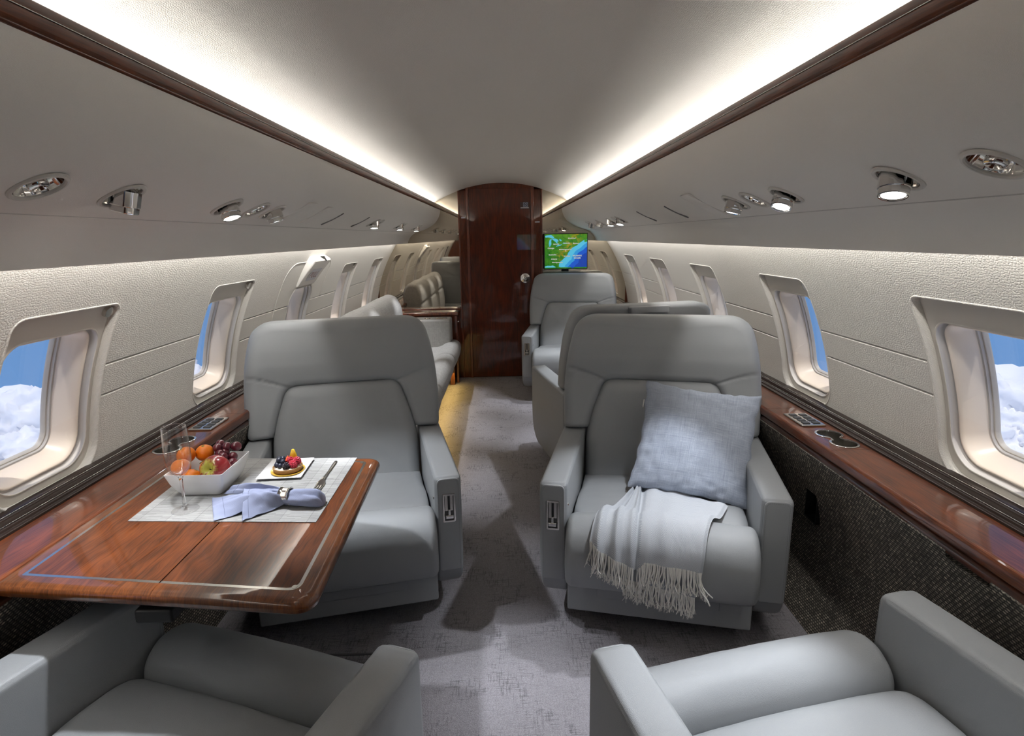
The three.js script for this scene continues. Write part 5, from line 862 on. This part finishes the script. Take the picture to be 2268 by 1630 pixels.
{ // dessert plate with a fruit tart
  const p = thing('dessert_plate', 'square white dessert plate under the fruit tart', 'plate', [-0.636, MY, -1.636], 0.06);
  const sq = (w, d, r, y) => roundPoly([[-w, -d, r], [w, -d, r], [w, d, r], [-w, d, r]], 5).map(([x, z]) => [x, y, z]);
  mesh('china', fin(outward(loft([sq(0.046, 0.058, 0.006, 0), sq(0.050, 0.062, 0.006, 0.0005), sq(0.0625, 0.0765, 0.004, 0.0062), sq(0.0630, 0.0770, 0.004, 0.0074), sq(0.0615, 0.0755, 0.004, 0.0078), sq(0.049, 0.062, 0.006, 0.0042), sq(0.046, 0.058, 0.006, 0.0038)], { cap0: true, cap1: true })), 0.5), M.china, p);
  const t = thing('fruit_tart', 'round fruit tart with berries and a citrus wedge on a white plate', 'tart', [-0.625, MY + 0.0045, -1.622]);
  mesh('golden_card', lathed([[0.0001, 0], [0.046, 0], [0.0482, 0.0018], [0.0478, 0.0042], [0.044, 0.0030], [0.0001, 0.0030]], 64), phy({ color: rgb(0.62, 0.38, 0.035), roughness: 0.25, clearcoat: 0.6, side: THREE.DoubleSide }), t);
  mesh('crust', lathed([[0.0001, 0.0032], [0.0385, 0.0032], [0.0400, 0.0050], [0.0420, 0.0150], [0.0412, 0.0162], [0.0390, 0.0158], [0.0380, 0.0110], [0.0001, 0.0108]], 64), std({ color: rgb(0.52, 0.28, 0.10), roughness: 0.8, bumpMap: tiled(pebbleTex, 0.02), bumpScale: 0.0004, side: THREE.DoubleSide }), t);
  const cr = new THREE.SphereGeometry(0.037, 40, 20), cp = cr.attributes.position; for (let i = 0; i < cp.count; i++) cp.setY(i, Math.max(0, cp.getY(i)) * 0.22 + 0.0105 + 0.0012 * noise(cp.getX(i) * 90, cp.getZ(i) * 90, 2)); cr.computeVertexNormals(); mesh('cream', cr, std({ color: rgb(0.80, 0.74, 0.62), roughness: 0.5, side: THREE.DoubleSide }), t);
  const bl = phy({ color: rgb(0.016, 0.018, 0.034), roughness: 0.32, sheen: 0.3, sheenColor: rgb(0.3, 0.35, 0.5), sheenRoughness: 0.5, side: THREE.DoubleSide }), bg = new THREE.SphereGeometry(0.0082, 24, 18);
  for (const [x, y, z] of [[-0.027, 0.0215, 0.010], [-0.020, 0.0225, -0.004], [-0.030, 0.0210, -0.006], [-0.015, 0.0220, 0.018], [-0.022, 0.0340, 0.004], [-0.010, 0.0310, 0.008], [-0.026, 0.0330, -0.010], [-0.014, 0.0350, -0.006]]) mesh('blueberry', bg, bl, t).position.set(x, y, z);
  const drupe = (r, n, col, pos, name, len) => { const g = []; for (let i = 0; i < n; i++) { const f = i * 2.39996, y = 1 - 2 * (i + 0.5) / n, q = Math.sqrt(1 - y * y), s = new THREE.SphereGeometry(r * 0.27, 10, 8).toNonIndexed(); s.translate(Math.cos(f) * q * r * 0.82, y * r * len, Math.sin(f) * q * r * 0.82); g.push(s); } const core = new THREE.SphereGeometry(r * 0.82, 16, 12).toNonIndexed(); core.scale(1, len, 1); g.push(core); const m = mesh(name, g, phy({ color: col, roughness: 0.35, clearcoat: 0.3, clearcoatRoughness: 0.3, side: THREE.DoubleSide }), t); m.position.set(...pos); m.rotation.set(0.5, 0, 0.2); return m; };
  drupe(0.0105, 44, rgb(0.018, 0.012, 0.022), [0.0045, 0.0225, 0.023], 'blackberry', 1.05);
  drupe(0.0112, 56, rgb(0.50, 0.018, 0.045), [0.021, 0.0235, 0.014], 'raspberry', 1.1); drupe(0.0105, 56, rgb(0.46, 0.016, 0.04), [0.010, 0.0300, -0.002], 'raspberry', 1.1); drupe(0.0105, 56, rgb(0.50, 0.02, 0.05), [0.027, 0.0280, -0.006], 'raspberry', 1.1);
  const st = new THREE.ConeGeometry(0.012, 0.026, 20, 6).toNonIndexed(); st.rotateX(-0.9); mesh('strawberry', st, phy({ color: rgb(0.62, 0.065, 0.012), roughness: 0.35, side: THREE.DoubleSide }), t).position.set(-0.006, 0.030, -0.016);
  const wd = new THREE.ExtrudeGeometry(shapeOf(roundPoly([[-0.014, 0, 0.003], [0.014, 0.0, 0.004], [0.013, 0.018, 0.008], [0.006, 0.040, 0.004], [0.0015, 0.041, 0.002]], 5)), { depth: 0.005, bevelEnabled: true, bevelSize: 0.0015, bevelThickness: 0.0015, bevelSegments: 3 });
  mesh('citrus_wedge', fin(wd, 0.5), phy({ color: rgb(0.80, 0.52, 0.02), roughness: 0.3, clearcoat: 0.4, side: THREE.DoubleSide }), t).position.set(0.010, 0.018, -0.018);
}
{ // fork
  const f = thing('fork', 'polished steel fork lying on the placemat right of the dessert plate', 'fork', [-0.503, MY, -1.585], 0.03);
  const sec = (z, w, h, y) => { const q = []; for (let k = 0; k < 14; k++) { const a = k / 14 * 2 * Math.PI; q.push([w * Math.cos(a), y + h * (1 + Math.sin(a)), z]); } return q; };
  const hs = [[-0.112, 0.002, 0.0012, 0.0005], [-0.110, 0.0048, 0.0018, 0.0003], [-0.095, 0.0052, 0.0020, 0.0003], [-0.03, 0.0036, 0.0020, 0.0012], [0.02, 0.0028, 0.0018, 0.0052], [0.038, 0.0042, 0.0014, 0.0070], [0.050, 0.0100, 0.0010, 0.0050], [0.060, 0.0120, 0.0009, 0.0025], [0.070, 0.0122, 0.0008, 0.0012]];
  mesh('handle', fin(outward(loft(hs.map((a) => sec(...a)), { cap0: true, cap1: true })), 0.7), M.silver, f);
  for (let k = 0; k < 4; k++) { const x = -0.0099 + k * 0.0066; mesh('tine', fin(outward(loft([[0.068, 0.0022, 0.0008, 0.0012], [0.085, 0.0019, 0.0008, 0.0010], [0.100, 0.0014, 0.0007, 0.0028], [0.112, 0.0007, 0.0005, 0.0058]].map(([z, w, h, y]) => sec(z, w, h, y).map((p) => [p[0] + x, p[1], p[2]])), { cap0: true, cap1: true })), 0.7), M.silver, f); }
}
{ // napkin drawn through a ring
  const ringC = V(-0.5520, MY + 0.0225, -1.4060), ax = V(0.995, 0, 0.10).normalize(), sd = V(-0.10, 0, 0.995).normalize();
  const n = thing('napkin', 'blue-grey cloth napkin drawn through a silver ring on the placemat', 'napkin', [ringC.x, MY, ringC.z]);
  const W = (p) => [p[0] - ringC.x, p[1] - MY, p[2] - ringC.z];
  // right end: a soft roll that closes on itself
  const rolls = []; for (let k = 0; k <= 30; k++) { const s = k / 30, d = lerp(-0.004, 0.100, s), r = []; const w = lerp(0.0190, 0.0265, smooth(0, 0.35, s)) * (s > 0.86 ? Math.sqrt(Math.max(0.03, 1 - ((s - 0.86) / 0.145) ** 2)) : 1), h = lerp(0.0185, 0.0195, smooth(0, 0.4, s)) * (s > 0.8 ? Math.sqrt(Math.max(0.02, 1 - ((s - 0.8) / 0.202) ** 2)) * 1 : 1);
    for (let q = 0; q < 48; q++) { const a = q / 48 * 2 * Math.PI, fold = 1 + 0.10 * Math.cos(a * 3 + 0.6 + s * 1.2) * smooth(0.0, 0.3, s) + 0.05 * Math.cos(a * 5 - s * 3) + 0.03 * noise(Math.cos(a) * 2, Math.sin(a) * 2, s * 4); let y = h * Math.sin(a) * fold + h * 0.97 + 0.001; const x = w * Math.cos(a) * fold; y = Math.max(0.0006, y - 0.010 * Math.exp(-(((a - 1.2) / 0.22) ** 2)) * smooth(0.45, 0.8, s)); const c = ringC.clone().addScaledVector(ax, d).addScaledVector(sd, x); r.push(W([c.x, MY + y, c.z])); } rolls.push(r); }
  mesh('rolled_end', finSmooth(outward(loft(rolls, { cap0: true, cap1: true }))), M.napkin, n);
  // flaps fanning out on the left: [start angle range in the ring, free edge from A to B, lift]
  const flap = (name, a0, a1, A, B, lift, bow, ph) => {
    const NS = 44, NT = 56, th = 0.0011, pt = (s, t) => { const a = lerp(a0, a1, t), r0 = 0.0165, c = ringC.clone().addScaledVector(ax, 0.006).addScaledVector(sd, r0 * Math.cos(a)); c.y = ringC.y - 0.001 + r0 * Math.sin(a); const e = V(lerp(A[0], B[0], t), lerp(A[1], B[1], t) + bow * Math.sin(t * Math.PI), lerp(A[2], B[2], t)); const p = c.lerp(e, s); const wv = Math.sin(s * Math.PI); p.y += lift * wv * Math.sin(t * Math.PI) + (0.0055 * Math.sin(t * 9 + ph + s * 1.5) * (0.35 + 0.65 * (1 - s)) + 0.003 * noise(s * 3, t * 4, ph)) * smooth(0, 0.25, s); const floorY = MY + 0.0008 + th * (1.3 + ph * 0.35); p.y = Math.max(p.y, floorY); return p; };
    const rows = []; for (let j = 0; j <= NS; j++) { const r = []; for (let i = 0; i <= NT; i++) { const p = pt(j / NS, i / NT); r.push(W([p.x, p.y, p.z])); } for (let i = NT; i >= 0; i--) { const p = pt(j / NS, i / NT); r.push(W([p.x, p.y - th, p.z])); } rows.push(r); }
    const m = mesh(name, finSmooth(outward(loft(rows, { cap0: true, cap1: true }))), M.napkin, n);
    const hem = []; for (let i = 0; i <= 30; i++) { const p = pt(0.86, 0.02 + 0.96 * i / 30); hem.push(W([p.x, p.y + 0.0003, p.z])); } mesh('hem', tube(hem, 0.0005, 60, 5), M.hem ??= std({ color: rgb(0.17, 0.185, 0.27), roughness: 1, side: THREE.DoubleSide }), m);
  };
  flap('flap', 0.2, 2.6, [-0.7000, MY + 0.018, -1.505], [-0.7360, MY + 0.012, -1.455], 0.012, 0.006, 1);
  flap('flap', 0.4, 3.0, [-0.762, MY + 0.004, -1.446], [-0.6960, MY + 0.003, -1.316], 0.014, 0.010, 0);
  flap('flap', 1.9, -0.8, [-0.6860, MY + 0.022, -1.470], [-0.6260, MY + 0.003, -1.312], 0.010, 0.017, 2);
  const r = thing('napkin_ring', 'silver waisted napkin ring with beaded rims holding the blue-grey napkin', 'napkin ring', [ringC.x, ringC.y, ringC.z]);
  r.quaternion.setFromUnitVectors(V(0, 1, 0), ax);
  mesh('band', lathed([[0.0205, -0.0130], [0.0222, -0.0135], [0.0228, -0.0122], [0.0216, -0.0105], [0.0204, -0.005], [0.0201, 0], [0.0204, 0.005], [0.0216, 0.0105], [0.0228, 0.0122], [0.0222, 0.0135], [0.0205, 0.0130], [0.0194, 0.004], [0.0194, -0.004], [0.0205, -0.0130]], 72), M.silver, r);
  for (const s of [-1, 1]) { const b = []; for (let k = 0; k < 56; k++) { const a = k / 56 * 2 * Math.PI, q = new THREE.SphereGeometry(0.0010, 8, 6).toNonIndexed(); q.translate(0.0228 * Math.cos(a), s * 0.0128, 0.0228 * Math.sin(a)); b.push(q); } mesh('beaded_rim', b, M.silver, r); }
}

// ------------------------------------------------------------------ clouds beyond the windows
{
  const bank = (label, list) => {
    const g = []; const unit = new THREE.IcosahedronGeometry(1, 10); unit.deleteAttribute('uv'); const U = mergeVertices(stripUV(unit.clone()), 1e-5);
    for (const [x, y, z, R0, n] of list) for (let i = 0; i < n; i++) {
      const f = i * 2.39996 + x, q = Math.sqrt((i + 0.5) / n), r = R0 * rr(0.10, 0.34) * (1.2 - q * 0.5), cx = x + Math.cos(f) * q * R0 * rr(0.8, 1.15), cz = z + Math.sin(f) * q * R0 * 1.25, cy = y + (1 - q * q) * R0 * rr(0.05, 0.62) - r * 0.2;
      const s = U.clone(), p = s.attributes.position, sx = rnd() * 50; for (let k = 0; k < p.count; k++) { const a = p.getX(k), b = p.getY(k), c = p.getZ(k), d = 1 + 0.26 * fbm(a * 1.7 + sx, b * 1.7, c * 1.7, 4) + 0.16 * Math.abs(noise(a * 3.2 + sx, b * 3.2, c * 3.2)) + 0.07 * Math.abs(noise(a * 8 + sx, b * 8, c * 8)); p.setXYZ(k, cx + a * r * d, cy + b * r * d * (b < 0 ? 0.6 : 0.95), cz + c * r * d); }
      s.computeVertexNormals(); g.push(s);
    }
    const m = new THREE.Mesh(mergeGeometries(g), M.cloud); m.name = numbered('cloud_bank'); m.castShadow = m.receiveShadow = true; scene.add(m); return tag(m, label, 'clouds', null, 'stuff');
  };
  bank('white heaped cumulus cloud outside the left windows', [[-150, -82, -200, 44, 70], [-150, -58, -214, 19, 28], [-135, -98, -140, 50, 50], [-160, -106, -290, 50, 40], [-230, -112, -330, 70, 34]]);
  bank('white and grey-blue cumulus cloud outside the right windows', [[150, -66, -176, 32, 60], [150, -50, -182, 13, 18], [130, -104, -120, 46, 40], [250, -140, -260, 80, 30]]);
  // unbroken cloud deck far below the aircraft
  const deck = new THREE.PlaneGeometry(1600, 1600, 150, 150); deck.rotateX(-Math.PI / 2); const p = deck.attributes.position;
  for (let i = 0; i < p.count; i++) { const x = p.getX(i), z = p.getZ(i); p.setY(i, -190 + 26 * fbm(x * 0.011, z * 0.011, 3, 5)); }
  deck.computeVertexNormals(); const m = new THREE.Mesh(deck, M.cloud); m.name = 'cloud_deck'; m.receiveShadow = true; scene.add(m); tag(m, 'unbroken white cloud deck far below the cabin windows', 'clouds', null, 'stuff');
}
renderer.render(scene, camera);
